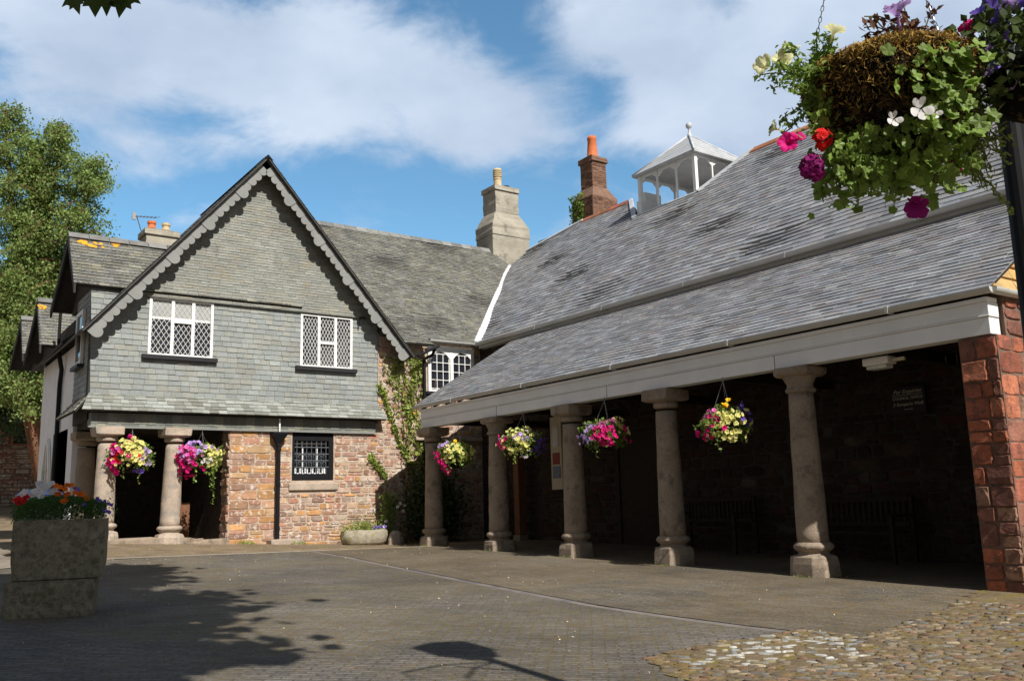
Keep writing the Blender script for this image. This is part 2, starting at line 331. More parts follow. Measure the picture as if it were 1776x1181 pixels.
def rubble(mb, O, A, B, rect, pal, seed, rows=(.09, .2), widths=(.16, .5), prot=(.015, .04), holes=(), gap=.012, sharp=False, clip=None):
    """irregular stones standing proud of a mortar face. rect=(a0,a1,b0,b1)"""
    r = random.Random(seed); O = Vector(O); A = Vector(A).normalized(); B = Vector(B).normalized(); Nn = A.cross(B)
    a0, a1, b0, b1 = rect; b = b0
    while b < b1-.02:
        h = r.uniform(*rows); h = min(h, b1-b)
        ivs = [(a0, a1)]
        for (h0, h1, g0, g1) in holes:
            if b+h > g0+.01 and b < g1-.01:
                nx = []
                for (s, e) in ivs:
                    if e <= h0 or s >= h1: nx.append((s, e)); continue
                    if s < h0: nx.append((s, h0))
                    if e > h1: nx.append((h1, e))
                ivs = nx
        for (s, e) in ivs:
            a = s
            while a < e-.01:
                w = r.uniform(*widths)*(.6+h/rows[1]*.5)
                if e-(a+w) < widths[0]*.6: w = e-a
                subs = [(b, h)]
                if h > rows[0]*1.5 and r.random() < .25: t = r.uniform(.4, .6); subs = [(b, h*t), (b+h*t, h*(1-t))]
                for (bb, hh) in subs:
                    g = gap*r.uniform(.4, 1.8); x0, x1, y0, y1 = a+g, a+w-g, bb+g*.8, bb+hh-g*.8
                    if x1-x0 < .02 or y1-y0 < .02: continue
                    cx, cy, rx, ry = (x0+x1)/2, (y0+y1)/2, (x1-x0)/2, (y1-y0)/2
                    if clip and not clip(cx, cy): continue
                    n = 12; ring = []
                    pw = r.uniform(7, 16) if sharp else r.uniform(3.6, 9); f1, f2 = (.9, .9) if sharp else (.86, .82)
                    for k in range(n):
                        t = 2*math.pi*(k+.5)/n; ct, st = math.cos(t), math.sin(t)
                        q = 1/((abs(ct)**pw+abs(st)**pw)**(1/pw))*r.uniform(.88, 1.05)
                        ring.append((cx+rx*q*ct, cy+ry*q*st))
                    pr = r.uniform(*prot); tx, ty = r.uniform(-.25, .25), r.uniform(-.35, .35)
                    v0 = [O+A*x+B*y for x, y in ring]
                    v1 = [O+A*(cx+(x-cx)*.97)+B*(cy+(y-cy)*.95)+Nn*(pr*.65) for x, y in ring]
                    v2 = [O+A*(cx+(x-cx)*f1)+B*(cy+(y-cy)*f2)+Nn*(pr*(1+r.uniform(-.18, .18)+tx*(x-cx)/rx*.5+ty*(y-cy)/ry*.5)) for x, y in ring]
                    c = r.choice(pal); kk = r.uniform(.78, 1.2); c = tuple(x*kk for x in c)
                    fs = [(i, (i+1) % n, (i+1) % n+n, i+n) for i in range(n)]+[(i+n, (i+1) % n+n, (i+1) % n+2*n, i+2*n) for i in range(n)]+[tuple(range(2*n, 3*n))]
                    mb.mesh(v0+v1+v2, fs, c)
                a += w
        b += h
PAL_ROOF = [(1, 1, 1), (1.05, 1.0, 1.02), (.8, .79, .8), (1.15, 1.15, 1.13), (1.0, .92, .89), (.95, .99, 1.05), (1.22, 1.24, 1.25), (1.04, .99, .93), (.84, .82, .82)]
PAL_WALL = [(1, 1, 1), (.95, .98, .98), (1.05, 1.04, .98), (.9, .93, .92), (1.02, .98, .9), (1.08, 1.1, 1.08)]
PAL_OLD = [(1, 1, 1), (.8, .8, .8), (1.2, 1.18, 1.1), (.95, .9, .85), (1.05, 1.05, 1.1)]
PAL_STONE = [(.34, .19, .13), (.38, .23, .16), (.3, .19, .15), (.44, .3, .2), (.4, .29, .23), (.34, .25, .2), (.5, .4, .31), (.42, .2, .14)]
PAL_ORANGE = [(.46, .25, .11), (.4, .24, .15), (.36, .19, .13), (.34, .21, .15), (.38, .25, .19), (.3, .18, .14), (.46, .3, .17)]
PAL_RED = [(.36, .11, .06), (.3, .095, .06), (.42, .14, .08), (.22, .09, .065), (.3, .16, .11)]
# ---------------------------------------------------------------- ground
def sstep(x, a, b): t = min(1, max(0, (x-a)/(b-a))); return t*t*(3-2*t)
def gz(u, v):
    z = -1.17+.021*max(-10, min(17, v))-min(.3, .0035*max(0, 8-v)**2)*sstep(u, 9, 5)
    z += .05*max(0, min(6.5, 10-u))*math.exp(-((v-19.8)/2.6)**2)*sstep(u, 1.2, 3.3)
    z += .095*max(0, v-30)
    return z
def build_grid(name, us, vs, dz, m, inside=None, kind='structure'):
    mb = MB(); idx = {}
    for j, v in enumerate(vs):
        for i, u in enumerate(us): idx[i, j] = len(mb.v); mb.v.append((u, v, gz(u, v)+dz))
    for j in range(len(vs)-1):
        for i in range(len(us)-1):
            if inside and not inside((us[i]+us[i+1])/2, (vs[j]+vs[j+1])/2): continue
            mb.f.append((idx[i, j], idx[i+1, j], idx[i+1, j+1], idx[i, j+1])); mb.c.append((1, 1, 1)); mb.m.append(0)
    o = mb.build(name, m); o['kind'] = kind; return o
def paving_mat(name, rot, bw, bh, c1, c2, joint, moss, mossth):
    m = bpy.data.materials.new(name); m.use_nodes = True; nt = m.node_tree; N = nt.nodes; L = nt.links; b = N['Principled BSDF']
    b.inputs['Roughness'].default_value = .82; b.inputs['Specular IOR Level'].default_value = .25
    tc = N.new('ShaderNodeTexCoord'); mp = N.new('ShaderNodeMapping'); mp.inputs['Rotation'].default_value = (0, 0, rot); L.new(tc.outputs['Object'], mp.inputs[0])
    wn = N.new('ShaderNodeTexNoise'); wn.inputs['Scale'].default_value = 1.3; wn.inputs['Detail'].default_value = 3; L.new(tc.outputs['Object'], wn.inputs['Vector'])
    va = N.new('ShaderNodeVectorMath'); va.operation = 'MULTIPLY_ADD'; L.new(wn.outputs['Color'], va.inputs[0]); va.inputs[1].default_value = (.06, .06, 0); L.new(mp.outputs[0], va.inputs[2])
    br = N.new('ShaderNodeTexBrick'); L.new(va.outputs[0], br.inputs['Vector']); br.inputs['Scale'].default_value = 1
    br.inputs['Brick Width'].default_value = bw; br.inputs['Row Height'].default_value = bh; br.inputs['Mortar Size'].default_value = .009; br.inputs['Mortar Smooth'].default_value = .3
    br.inputs['Color1'].default_value = (*c1, 1); br.inputs['Color2'].default_value = (*c2, 1); br.inputs['Mortar'].default_value = (*joint, 1)
    def noise(s, d=5, o=0):
        q = N.new('ShaderNodeMapping'); q.inputs['Location'].default_value = (o, o, o); L.new(tc.outputs['Object'], q.inputs[0])
        n = N.new('ShaderNodeTexNoise'); n.inputs['Scale'].default_value = s; n.inputs['Detail'].default_value = d; n.inputs['Roughness'].default_value = .65; L.new(q.outputs[0], n.inputs['Vector']); return n.outputs['Fac']
    def rng_(v, a, bb, lo, hi):
        r = N.new('ShaderNodeMapRange'); r.inputs['From Min'].default_value = a; r.inputs['From Max'].default_value = bb; r.inputs['To Min'].default_value = lo; r.inputs['To Max'].default_value = hi; L.new(v, r.inputs['Value']); return r.outputs[0]
    def mix(a, bb, f, mode='MIX'):
        x = N.new('ShaderNodeMix'); x.data_type = 'RGBA'; x.blend_type = mode
        for i, v in ((0, f), (6, a), (7, bb)):
            if isinstance(v, (int, float)): x.inputs[i].default_value = v
            elif isinstance(v, tuple): x.inputs[i].default_value = (*v, 1)
            else: L.new(v, x.inputs[i])
        return x.outputs[2]
    cur = mix(br.outputs['Color'], rng_(noise(.9, 6), .3, .7, .72, 1.28), 1.0, 'MULTIPLY')
    cur = mix(cur, rng_(noise(24, 3, 4), .3, .7, .7, 1.3), 1.0, 'MULTIPLY')
    cur = mix(cur, rng_(noise(90, 2, 8), .3, .7, .75, 1.25), 1.0, 'MULTIPLY')
    # moss and debris gather in the joints, in drifts
    mf = N.new('ShaderNodeMath'); mf.operation = 'MULTIPLY'; L.new(rng_(noise(.55, 6, 20), mossth, mossth+.14, 0, 1), mf.inputs[0])
    mj = N.new('ShaderNodeMath'); mj.operation = 'MAXIMUM'; L.new(br.outputs['Fac'], mj.inputs[0]); L.new(rng_(noise(11, 5, 30), .55, .62, 0, .8), mj.inputs[1]); L.new(mj.outputs[0], mf.inputs[1])
    cur = mix(cur, moss, mf.outputs[0])
    cur = mix(cur, (.42, .38, .3), rng_(noise(38, 2, 60), .74, .78, 0, .85))
    cur = mix(cur, (.2, .12, .05), rng_(noise(6, 6, 77), .6, .7, 0, .5))
    cur = mix(cur, rng_(noise(.28, 4, 90), .35, .65, .82, 1.16), 1.0, 'MULTIPLY')
    cur = mix(cur, (.36, .33, .28), rng_(noise(70, 2, 41), .7, .74, 0, .7))
    L.new(cur, b.inputs['Base Color'])
    bp = N.new('ShaderNodeBump'); bp.inputs['Strength'].default_value = .8; bp.inputs['Distance'].default_value = .01
    hs = N.new('ShaderNodeMath'); hs.operation = 'MULTIPLY_ADD'; L.new(br.outputs['Fac'], hs.inputs[0]); hs.inputs[1].default_value = -1; L.new(rng_(noise(30, 4, 9), .3, .7, 0, .6), hs.inputs[2])
    L.new(hs.outputs[0], bp.inputs['Height']); L.new(bp.outputs[0], b.inputs['Normal'])
    return m
M_pav = paving_mat('engineering brick paving', R_(40), .2, .062, (.16, .146, .131), (.108, .099, .09), (.085, .072, .052), (.15, .11, .045), .4)
M_pav2 = paving_mat('herringbone brick paving', R_(78), .2, .066, (.155, .139, .118), (.105, .094, .08), (.075, .06, .038), (.17, .115, .045), .36)
M_ground = mat('earth and worn stone', (.2, .15, .1), .95, False, .3, 2, [((.16, .15, .05), 3, .52, .1, .6), ((.3, .18, .08), 8, .55, .08, .5)], .8, 20, fine=.3)
M_road = mat('worn stone street', (.24, .2, .16), .9, False, .2, 1.5, [((.33, .28, .22), 6, .55, .1, .5)], .3, 30, fine=.15)
M_cob_bed = mat('mossy cobble bed', (.17, .125, .07), 1, False, .3, 5, [((.2, .15, .03), 4, .5, .1, .8), ((.08, .06, .04), 12, .55, .08, .5)], 1, 30, fine=.3)
def ax(a, b, s): n = max(1, int(round((b-a)/s))); return [a+(b-a)*i/n for i in range(n+1)]
us = ax(-300, -10, 29)[:-1]+ax(-10, 22, .8)[:-1]+ax(22, 300, 30); vs = ax(-60, -4, 8)[:-1]+ax(-4, 32, .8)[:-1]+ax(32, 60, 4)[:-1]+ax(60, 500, 40)
build_grid('ground', us, vs, -.012, M_ground)
def ong(x, y):
    z = -1.1
    for _ in range(12): p = onz(x, y, z); z = gz(p.x, p.y)
    return p
DR = [ong(*p) for p in ((600, 965), (760, 998), (900, 1025), (1030, 1050), (1160, 1069), (1290, 1086), (1400, 1098), (1510, 1106))]
DU = lambda v: np.interp(v, [p.y for p in DR[::-1]], [p.x for p in DR[::-1]])
def strip(name, f0, f1, vs_, dz, m):
    mb = MB()
    for a, b in zip(vs_[:-1], vs_[1:]):
        n = 8
        for i in range(n):
            ua0, ua1 = f0(a)+(f1(a)-f0(a))*i/n, f0(a)+(f1(a)-f0(a))*(i+1)/n; ub0, ub1 = f0(b)+(f1(b)-f0(b))*i/n, f0(b)+(f1(b)-f0(b))*(i+1)/n
            mb.face([(ua0, a, gz(ua0, a)+dz), (ua1, a, gz(ua1, a)+dz), (ub1, b, gz(ub1, b)+dz), (ub0, b, gz(ub0, b)+dz)])
    o = mb.build(name, m); o['kind'] = 'structure'; return o
strip('brick_paving', lambda v: -4., lambda v: DU(v)-.07, ax(-2, 16.9, .5), 0, M_pav)
strip('herringbone_paving', lambda v: DU(v)+.07, lambda v: 13.2, ax(-2, 16.9, .5), 0, M_pav2)
strip('street', lambda v: -6., lambda v: 3.3, ax(16.9, 60, 1.0), -.004, M_road)
M_drain = mat('brick channel', (.19, .165, .15), .8, False, .2, 5, [((.12, .11, .12), 1.5, .5, .1, .8), ((.2, .13, .06), 7, .6, .08, .7)], .2, 30)
strip('drain_channel', lambda v: DU(v)-.07, lambda v: DU(v)+.07, ax(4.25, 16.9, .3), -.006, M_drain)
strip('edge_kerb_strip', lambda v: 0., lambda v: 9.9, [16.9, 17.02], .004, mat('pale edging stone', (.3, .26, .21), .9, False, .2, 4))
# arcade floor: flagstones, same level
def ong(x, y):
    z = -1.1
    for _ in range(12): p = onz(x, y, z); z = gz(p.x, p.y)
    return p
COB = [ong(*p) for p in ((1122, 1141), (1250, 1112), (1395, 1093), (1500, 1104), (1560, 1085), (1640, 1058), (1692, 1026), (1776, 1016))]
COB = [(p.x, p.y) for p in COB]+[(13.2, 4.6), (13.2, -1), (3.2, -1), (4.3, 4.2)]
def in_poly(x, y, P):
    c = False
    for i in range(len(P)):
        (x1, y1), (x2, y2) = P[i-1], P[i]
        if (y1 > y) != (y2 > y) and x < (x2-x1)*(y-y1)/(y2-y1)+x1: c = not c
    return c
mb = MB(); NB = 60
cu0, cu1, cv0, cv1 = min(p[0] for p in COB), max(p[0] for p in COB), min(p[1] for p in COB), max(p[1] for p in COB)
for i in range(NB):
    for j in range(NB):
        q = [(cu0+(cu1-cu0)*(i+a)/NB, cv0+(cv1-cv0)*(j+b)/NB) for a, b in ((0, 0), (1, 0), (1, 1), (0, 1))]
        if in_poly(sum(p[0] for p in q)/4, sum(p[1] for p in q)/4, COB): mb.face([(x, y, gz(x, y)+.006) for x, y in q])
o = mb.build('cobble_bed', M_cob_bed); o['kind'] = 'structure'
M_cob = mat('cobble stone', (.95, .93, .9), .85, True, .3, 9, [((.17, .12, .045), 6, .5, .1, .75), ((.1, .08, .06), 22, .58, .08, .5)], .6, 40, fine=.2)
WP = [ong(*p) for p in ((1250, 1122), (1330, 1104), (1485, 1108), (1495, 1142), (1420, 1152), (1250, 1158), (1170, 1148))]; WP = [(p.x, p.y) for p in WP]
mb = MB(); r = random.Random(5); dxu = Vector((math.sin(YAW+1.2), math.cos(YAW+1.2), 0))
v = cv0
while v < cv1:
    u = cu0+r.uniform(0, .1)
    while u < cu1:
        near = u < 9 and v > 1
        L_, W_ = r.uniform(.03, .08), r.uniform(.014, .03)
        x, y = u+r.uniform(-.03, .03), v+r.uniform(-.025, .025)
        if in_poly(x, y, COB) and near and r.random() < .62+.34*math.sin(x*2.3+y)*math.sin(y*3.1)+.12:
            a = -.25+r.gauss(0, .35)+YAW*-.6; ca, sa = math.cos(a), math.sin(a); z = gz(x, y)
            w = in_poly(x, y, WP) and r.random() < .72
            c = r.choice([(.5, .5, .48), (.58, .57, .54), (.4, .42, .44)]) if w else r.choice([(.22, .155, .1), (.19, .145, .105), (.26, .19, .13), (.19, .19, .18), (.25, .15, .1), (.22, .19, .15), (.33, .28, .2)])
            n = 9; k0 = r.uniform(0, 6); R0 = [1+r.uniform(-.3, .2) for _ in range(n)]; H = r.uniform(.004, .015)
            vs_ = []
            for (f, h) in ((1, -.01), (.93, H*.6), (.74, H*.97)):
                for k in range(n):
                    t = 2*math.pi*k/n; px, py = L_*f*R0[k]*math.cos(t), W_*f*R0[k]*math.sin(t)
                    vs_.append((x+px*ca-py*sa, y+px*sa+py*ca, z+.006+h))
            vs_.append((x, y, z+.006+H*1.05))
            fs = [(i+q*n, (i+1) % n+q*n, (i+1) % n+(q+1)*n, i+(q+1)*n) for q in range(2) for i in range(n)]+[(2*n+i, 2*n+(i+1) % n, 3*n) for i in range(n)]
            k = r.uniform(.55, 1.05); mb.mesh(vs_, fs, tuple(cc*k for cc in c))
        u += r.uniform(.09, .13)
    v += .047
o = mb.build('cobble_stones', M_cob, smooth=True); o['kind'] = 'stuff'; tag(o, 'rounded cobbles with a pale patch set in moss at the lower right', 'cobbles')
# fallen leaves / grit
rs = np.random.default_rng(3)
P = []
for _ in range(1500):
    u, v = rs.uniform(0, 10.5), rs.uniform(2.5, 19)
    if rs.random() < .35 + .65*(v > 15): P.append((u, v, gz(u, v)+.012))
o = np_leaves('leaf_litter', P, .02, mat('dry leaf', (.5, .4, .22), .8, True, .2, 3), None, None, 5); tag(o, 'small dry leaves and grit scattered over the paving', 'leaf litter', kind='stuff')

# ================================================================= ARCADE (open lean-to on granite columns)
UB, ZB = 10.0, 1.70
arc = empty('arcade', (UB, 11, -1), 0, 'open arcade under a long lean-to slate roof with white beam and stone columns', 'arcade')
P32 = R_(32); EZ = 2.2
mb = MB()
mb.box(UB, UB+.22, 4.97, 17.55, ZB, ZB+.19, m=0)
mb.box(UB-.018, UB+.2, 4.955, 17.56, ZB+.193, ZB+.21); mb.box(UB-.01, UB+.21, 4.96, 17.558, ZB+.213, ZB+.36)
mb.box(UB-.035, UB+.18, 4.95, 17.57, ZB+.362, ZB+.41)
o = mb.build('beam', M_beam, arc, bevel=.006)
for v in (7.9, 11.35, 14.6):
    mb = MB(); mb.box(UB-.0025, UB+.01, v-.004, v+.004, ZB+.002, ZB+.188); mb.build('board_joint', M_dark_edge, arc)
mb = MB()   # gutter: half round
def gutter(mb, p0, p1, side, r=.065, seg=9):
    p0, p1, side = Vector(p0), Vector(p1), Vector(side); n = seg
    A_ = []
    for p in (p0, p1):
        for k in range(n+1):
            t = math.pi*k/n; A_.append(p+side*(-math.cos(t)*r)+Vector((0, 0, -math.sin(t)*r)))
        for k in range(n, -1, -1):
            t = math.pi*k/n; A_.append(p+side*(-math.cos(t)*(r-.008))+Vector((0, 0, -math.sin(t)*(r-.008)+.001)))
    m_ = 2*(n+1); mb.mesh(A_, [(i, (i+1) % m_, (i+1) % m_+m_, i+m_) for i in range(m_)]+[tuple(range(n, -1, -1)), tuple(range(m_, m_+n+1))])
gutter(mb, (UB-.075, 4.86, EZ-.005), (UB-.075, 17.72, EZ-.005), (1, 0, 0))
gutter(mb, (UB-.075, 4.87, EZ-.01), (14.5, 4.87, EZ-.01), (0, 1, 0))
for v in (6.1, 8.6, 11.1, 13.6, 16.1): mb.box(UB-.145, UB-.005, v-.02, v+.02, EZ-.078, EZ+.004)
mb.build('gutter', M_gutter, arc)
mb = MB(); VL, VR = 17.78, 4.9
O = Vector((UB-.06, 0, EZ)); A = Vector((0, -1, 0)); B = Vector((math.cos(P32), 0, math.sin(P32)))
LS = (12.97-UB+.06)/math.cos(P32)
slates(mb, O, A, B, [[(-VL, 0), (-VR, 0), (-VR, LS), (-VL, LS)]], .125, .26, .014, PAL_ROOF, 11, wob=.012, hue=.12, jit=.009)
Nn = A.cross(B)
def slab(mb, O, A, B, poly, th, col=(1, 1, 1)):
    Nn = A.cross(B); P = [O+A*a+B*b-Nn*.006 for a, b in poly]; mb.prism(P, -Nn*th, col)
roof = mb.build('roof', M_slate_roof, arc)
mb = MB(); slab(mb, O, A, B, [(-VL+.01, .02), (-VR-.01, .02), (-VR-.01, LS), (-VL+.01, LS)], .035)
for i in range(26):
    v = 5.1+i*.5; mb.prism([O+A*(-v)+B*b-Nn*d for b, d in ((.1, .045), (LS, .045), (LS, .15), (.1, .15))], (0, .07, 0))
mb.build('rafters', M_woodold, arc)
for i in range(5):
    mb = MB(); v = 6.6+i*2.55; mb.box(UB+.23, 12.94, v-.06, v+.06, ZB+.02, ZB+.17); mb.build('cross_beam', M_woodold, arc)
# columns
def column(parent, x, y, zb, zt, r0=.205, r1=.165, m=M_granite_dark, seed=1, block=.265, cap='round', lean=(0, 0), bh=.24):
    r = random.Random(seed); H = zt-zb
    def ringprof(mb, prof, n=20, jit=.02):
        vs = []
        for (rr, z) in prof:
            lx, ly = lean[0]*(z-zb)/H, lean[1]*(z-zb)/H
            for k in range(n):
                t = 2*math.pi*k/n; q = rr*(1+r.uniform(-jit, jit)); vs.append((x+lx+q*math.cos(t), y+ly+q*math.sin(t), z))
        mb.mesh(vs, [(i*n+k, i*n+(k+1) % n, (i+1)*n+(k+1) % n, (i+1)*n+k) for i in range(len(prof)-1) for k in range(n)]+[tuple(range(n-1, -1, -1)), tuple(range((len(prof)-1)*n, len(prof)*n))])
    mb = MB(); z0, z1 = zb+bh+.13, zt-.34
    ringprof(mb, [(r0+(r1-r0)*t+.006*math.sin(t*3.1), z0+(z1-z0)*t) for t in [i/14 for i in range(15)]])
    sh = mb.build('column', m, parent, smooth=True)
    mb = MB(); b = block; P = [(b, .55*b), (.62*b, b), (-.62*b, b), (-b, .6*b), (-b, -.6*b), (-.6*b, -b), (.58*b, -b), (b, -.62*b)]
    n = 8; vs = []
    for z, f in ((zb-.12, 1.03), (zb+bh*.6, 1.0), (zb+bh*.92, .93), (zb+bh, .8)):
        for (px, py) in P: vs.append((x+px*f+r.uniform(-.012, .012), y+py*f+r.uniform(-.012, .012), z+r.uniform(-.006, .006)))
    mb.mesh(vs, [(i*n+k, i*n+(k+1) % n, (i+1)*n+(k+1) % n, (i+1)*n+k) for i in range(3) for k in range(n)]+[tuple(range(3*n, 4*n))])
    ringprof(mb, [(r0+.02, zb+bh-.01), (r0-.01, zb+bh+.03), (r0+.03, zb+bh+.06), (r0+.055, zb+bh+.09), (r0+.055, zb+bh+.12), (r0+.02, zb+bh+.155), (r0, zb+bh+.16)])
    bs = mb.build('base', m, sh, smooth=False, bevel=.012); bs.matrix_parent_inverse = Matrix()
    mb = MB(); zc = zt-.35
    if cap == 'round': prof = [(r1, zc), (r1+.035, zc+.015), (r1+.04, zc+.05), (r1+.012, zc+.075), (r1+.01, zc+.12), (r1+.03, zc+.15), (r1+.045, zc+.19), (r1+.065, zc+.22)]
    else: prof = [(r1, zc+.05), (r1+.03, zc+.07), (r1+.035, zc+.12), (r1+.02, zc+.15), (r1+.06, zc+.17)]
    ringprof(mb, prof)
    a = r1+.1; zz = zt-.13 if cap == 'round' else zt-.19
    vs = []; ch = .8 if cap == 'round' else .93
    for z, f in ((zz, .86), (zz+.03, 1), (zt-.02, 1.02), (zt-.003, .97)):
        for (px, py) in [(a, ch*a), (ch*a, a), (-ch*a, a), (-a, ch*a), (-a, -ch*a), (-ch*a, -a), (ch*a, -a), (a, -ch*a)]: vs.append((x+lean[0]+px*f+r.uniform(-.014, .014), y+lean[1]+py*f+r.uniform(-.014, .014), z+r.uniform(-.008, .002)))
    mb.mesh(vs, [(i*n+k, i*n+(k+1) % n, (i+1)*n+(k+1) % n, (i+1)*n+k) for i in range(3) for k in range(n)]+[tuple(range(3*n, 4*n)), tuple(range(n-1, -1, -1))])
    c = mb.build('capital', m, sh, smooth=False, bevel=.012); c.matrix_parent_inverse = Matrix()
    return sh
for i, (v, cap, m) in enumerate(((17.32, 'sq', M_granite_dark), (14.84, 'round', M_granite_dark), (12.5, 'sq', M_granite_dark), (10.17, 'sq', M_granite_dark), (7.64, 'round', M_granite_dark))):
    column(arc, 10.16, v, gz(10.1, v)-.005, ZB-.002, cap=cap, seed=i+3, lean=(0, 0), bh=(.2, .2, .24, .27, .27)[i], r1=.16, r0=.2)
# brick-red stone end pier and south wall
pier = empty('end_wall', (11.5, 5.15, -1.1), 0, 'red sandstone end wall closing the arcade at the right', 'wall')
mb = MB(); mb.box(UB+.03, 13.6, 4.93, 5.36, -1.4, ZB-.01); mb.box(UB+.25, 13.6, 4.93, 5.36, ZB-.01, EZ)
mb.build('wall_core', M_mortar_dark, pier)
mb = MB(); rubble(mb, (UB+.03, 5.36, -1.12), (0, -1, 0), (0, 0, 1), (0, .43, 0, ZB+1.11), PAL_RED, 21, (.16, .27), (.14, .3), (.012, .035), gap=.004, sharp=True)
mb.build('quoin_face', M_rubble_red, pier)
mb = MB(); rubble(mb, (UB+.03, 4.93, -1.12), (1, 0, 0), (0, 0, 1), (0, 3.5, 0, ZB+1.11), PAL_RED, 22, (.17, .27), (.22, .5), (.004, .014), gap=.004, sharp=True)
rubble(mb, (UB+.26, 4.93, ZB-.01), (1, 0, 0), (0, 0, 1), (0, 3.3, 0, .42), PAL_RED, 23, (.12, .2), (.22, .5), (.012, .02), gap=.012)
mb.build('sunlit_face', M_rubble_red, pier)
M_tile = mat('ochre hung tile', (.5, .33, .14), .8, True, .2, 6, [((.3, .25, .12), 6, .55, .1, .5)])
mb = MB(); slates(mb, (UB+.02, 4.93, EZ+.02), (1, 0, 0), (0, .25, .97), [[(0, 0), (3.6, 0), (3.6, 2.2)]], .16, .3, .03, [(1, 1, 1), (.9, .8, .7), (1.1, 1, .85)], 24)
mb.build('hung_tiles', M_tile, pier)
# ================================================================= LONG HALL
hall = empty('long_hall', (17, 12, -1), 0, 'long hall behind the arcade with a steep slate roof', 'building')
P42 = R_(42); HU, HZ, RU, RZ = 12.80, 4.13, 17.8, 8.62
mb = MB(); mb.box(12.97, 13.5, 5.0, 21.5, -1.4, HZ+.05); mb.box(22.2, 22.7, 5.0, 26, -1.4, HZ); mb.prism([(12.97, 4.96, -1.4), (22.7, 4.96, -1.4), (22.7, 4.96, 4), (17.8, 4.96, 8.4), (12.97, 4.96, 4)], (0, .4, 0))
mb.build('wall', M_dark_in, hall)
mb = MB(); rubble(mb, (12.97, 19.6, -1.0), (0, -1, 0), (0, 0, 1), (0, 13.9, 0, 5.1), [tuple(c*.15 for c in p) for p in PAL_STONE], 31, (.1, .22), (.2, .6), (.01, .03), holes=((5.2, 6.6, 0, 2.45),))  # stone tints cut down so the colour carries the arcade shade
mb.build('rubble_face', mat('shade-darkened rubble', (1, 1, 1), .9, True, .3, 5, [((.03, .026, .022), 3, .5, .1, .6)], .7, 28, .15, fine=.2), hall)
hO = Vector((HU-.03, 0, HZ)); hB = Vector((math.cos(P42), 0, math.sin(P42)))
def hb(u): return (u-HU+.03)/math.cos(P42)
RB = hb(RU)
# roof polygons (a = -v, b = up the slope), notch for the cupola and valley on the left
nb0, nv0, nv1, nt0, nt1 = hb(16.6), 15.05, 17.3, 14.2, 18.75
S1 = [(-(19.55+(RU-HU)), hb(RU)), (-19.55, 0), (-nv1, 0), (-nv1, nb0), (-nt1, RB), (-20.9, RB), (-23.15, hb(17.2)), (-23.35, hb(16.65))]
polys = [[(-19.52, 0), (-17.3, 0), (-17.3, nb0), (-23.3, nb0)],                      # below notch level, left
         [(-17.3, 0), (-15.05, 0), (-15.05, nb0), (-17.3, nb0)],
         [(-15.05, 0), (-5.0, 0), (-5.0, nb0), (-15.05, nb0)],
         [(-23.3, nb0), (-17.3, nb0), (-18.75, RB), (-20.9, RB), (-23.1, hb(17.2))],
         [(-15.05, nb0), (-5.0, nb0), (-5.0, RB), (-14.2, RB)]]
mb = MB(); slates(mb, hO, A, hB, polys, .165, .27, .016, PAL_ROOF, 12, wob=.02, hue=.13, jit=.012)
mb.build('roof', M_slate_roof, hall)
mb = MB()
for p in polys: slab(mb, hO, A, hB, p, .05)
for (v0, v1, u0, z0) in ((5.0, 14.2, RU+.02, RZ-.03), (18.75, 23.3, RU+.02, RZ-.03), (14.2, 18.75, 18.9, RZ-.03-(18.9-RU-.02)*.9)):
    mb.prism([(u0, v0, z0), (u0, v1, z0), (22.9, v1, HZ), (22.9, v0, HZ)], (-.03, 0, -.06))
mb.build('roof_deck', M_dark_edge, hall)
mb = MB(); gutter(mb, (HU-.1, 4.98, HZ-.02), (HU-.1, 19.42, HZ-.02), (1, 0, 0), .075)
for v in (7.2, 9.6, 12., 14.4, 16.8): mb.box(HU-.178, HU-.022, v-.02, v+.02, HZ-.1, HZ-.012)
mb.box(HU-.02, HU+.17, 4.98, 19.4, HZ-.15, HZ-.03)
mb.build('gutter', M_gutter, hall)
r = random.Random(4)
for a0, a1 in ((5.0, 14.2), (18.78, 20.9)):
    v = a0; mb = MB()
    while v < a1-.05:
        e = min(v+.42, a1); k = r.uniform(.7, 1.3)
        mb.prism([(RU-.16, v+.005, RZ-.1), (RU-.15, v+.005, RZ-.045), (RU, v+.005, RZ+.1), (RU+.15, v+.005, RZ-.045), (RU+.16, v+.005, RZ-.1)], (0, e-v-.01, 0), (k, k*r.uniform(.8, 1.3), k)); v = e
    mb.build('ridge_tiles', M_ridge_red, hall)
Nh = A.cross(hB)
def flash(mb, p, q, w, hgt=.03):
    mb = MB(); p, q = Vector(p), Vector(q); d = (q-p).normalized(); s = d.cross(Nh).normalized()
    mb.prism([p-s*w+Nh*.004, p+s*w+Nh*.004, q+s*w+Nh*.004, q-s*w+Nh*.004], Nh*hgt); mb.build('lead_flashing', M_lead, hall)
def onh(v, b): return hO+A*(-v)+hB*b
flash(mb, onh(15.05, nb0), onh(14.2, RB+.02), .07, .05); flash(mb, onh(17.3, nb0-.1), onh(18.75, RB+.02), .06, .05)
flash(mb, onh(20.95, RB), onh(23.15, hb(17.2)), .06, .045); flash(mb, onh(17.3, nb0), onh(15.05, nb0), .035, .03)
mb = MB(); mb.box(16.75, 17.0, 17.32, 17.42, 7.55, 8.05); mb.box(17.0, 17.6, 17.33, 17.41, 7.75, 8.35); mb.build('white_curb', M_white, hall)
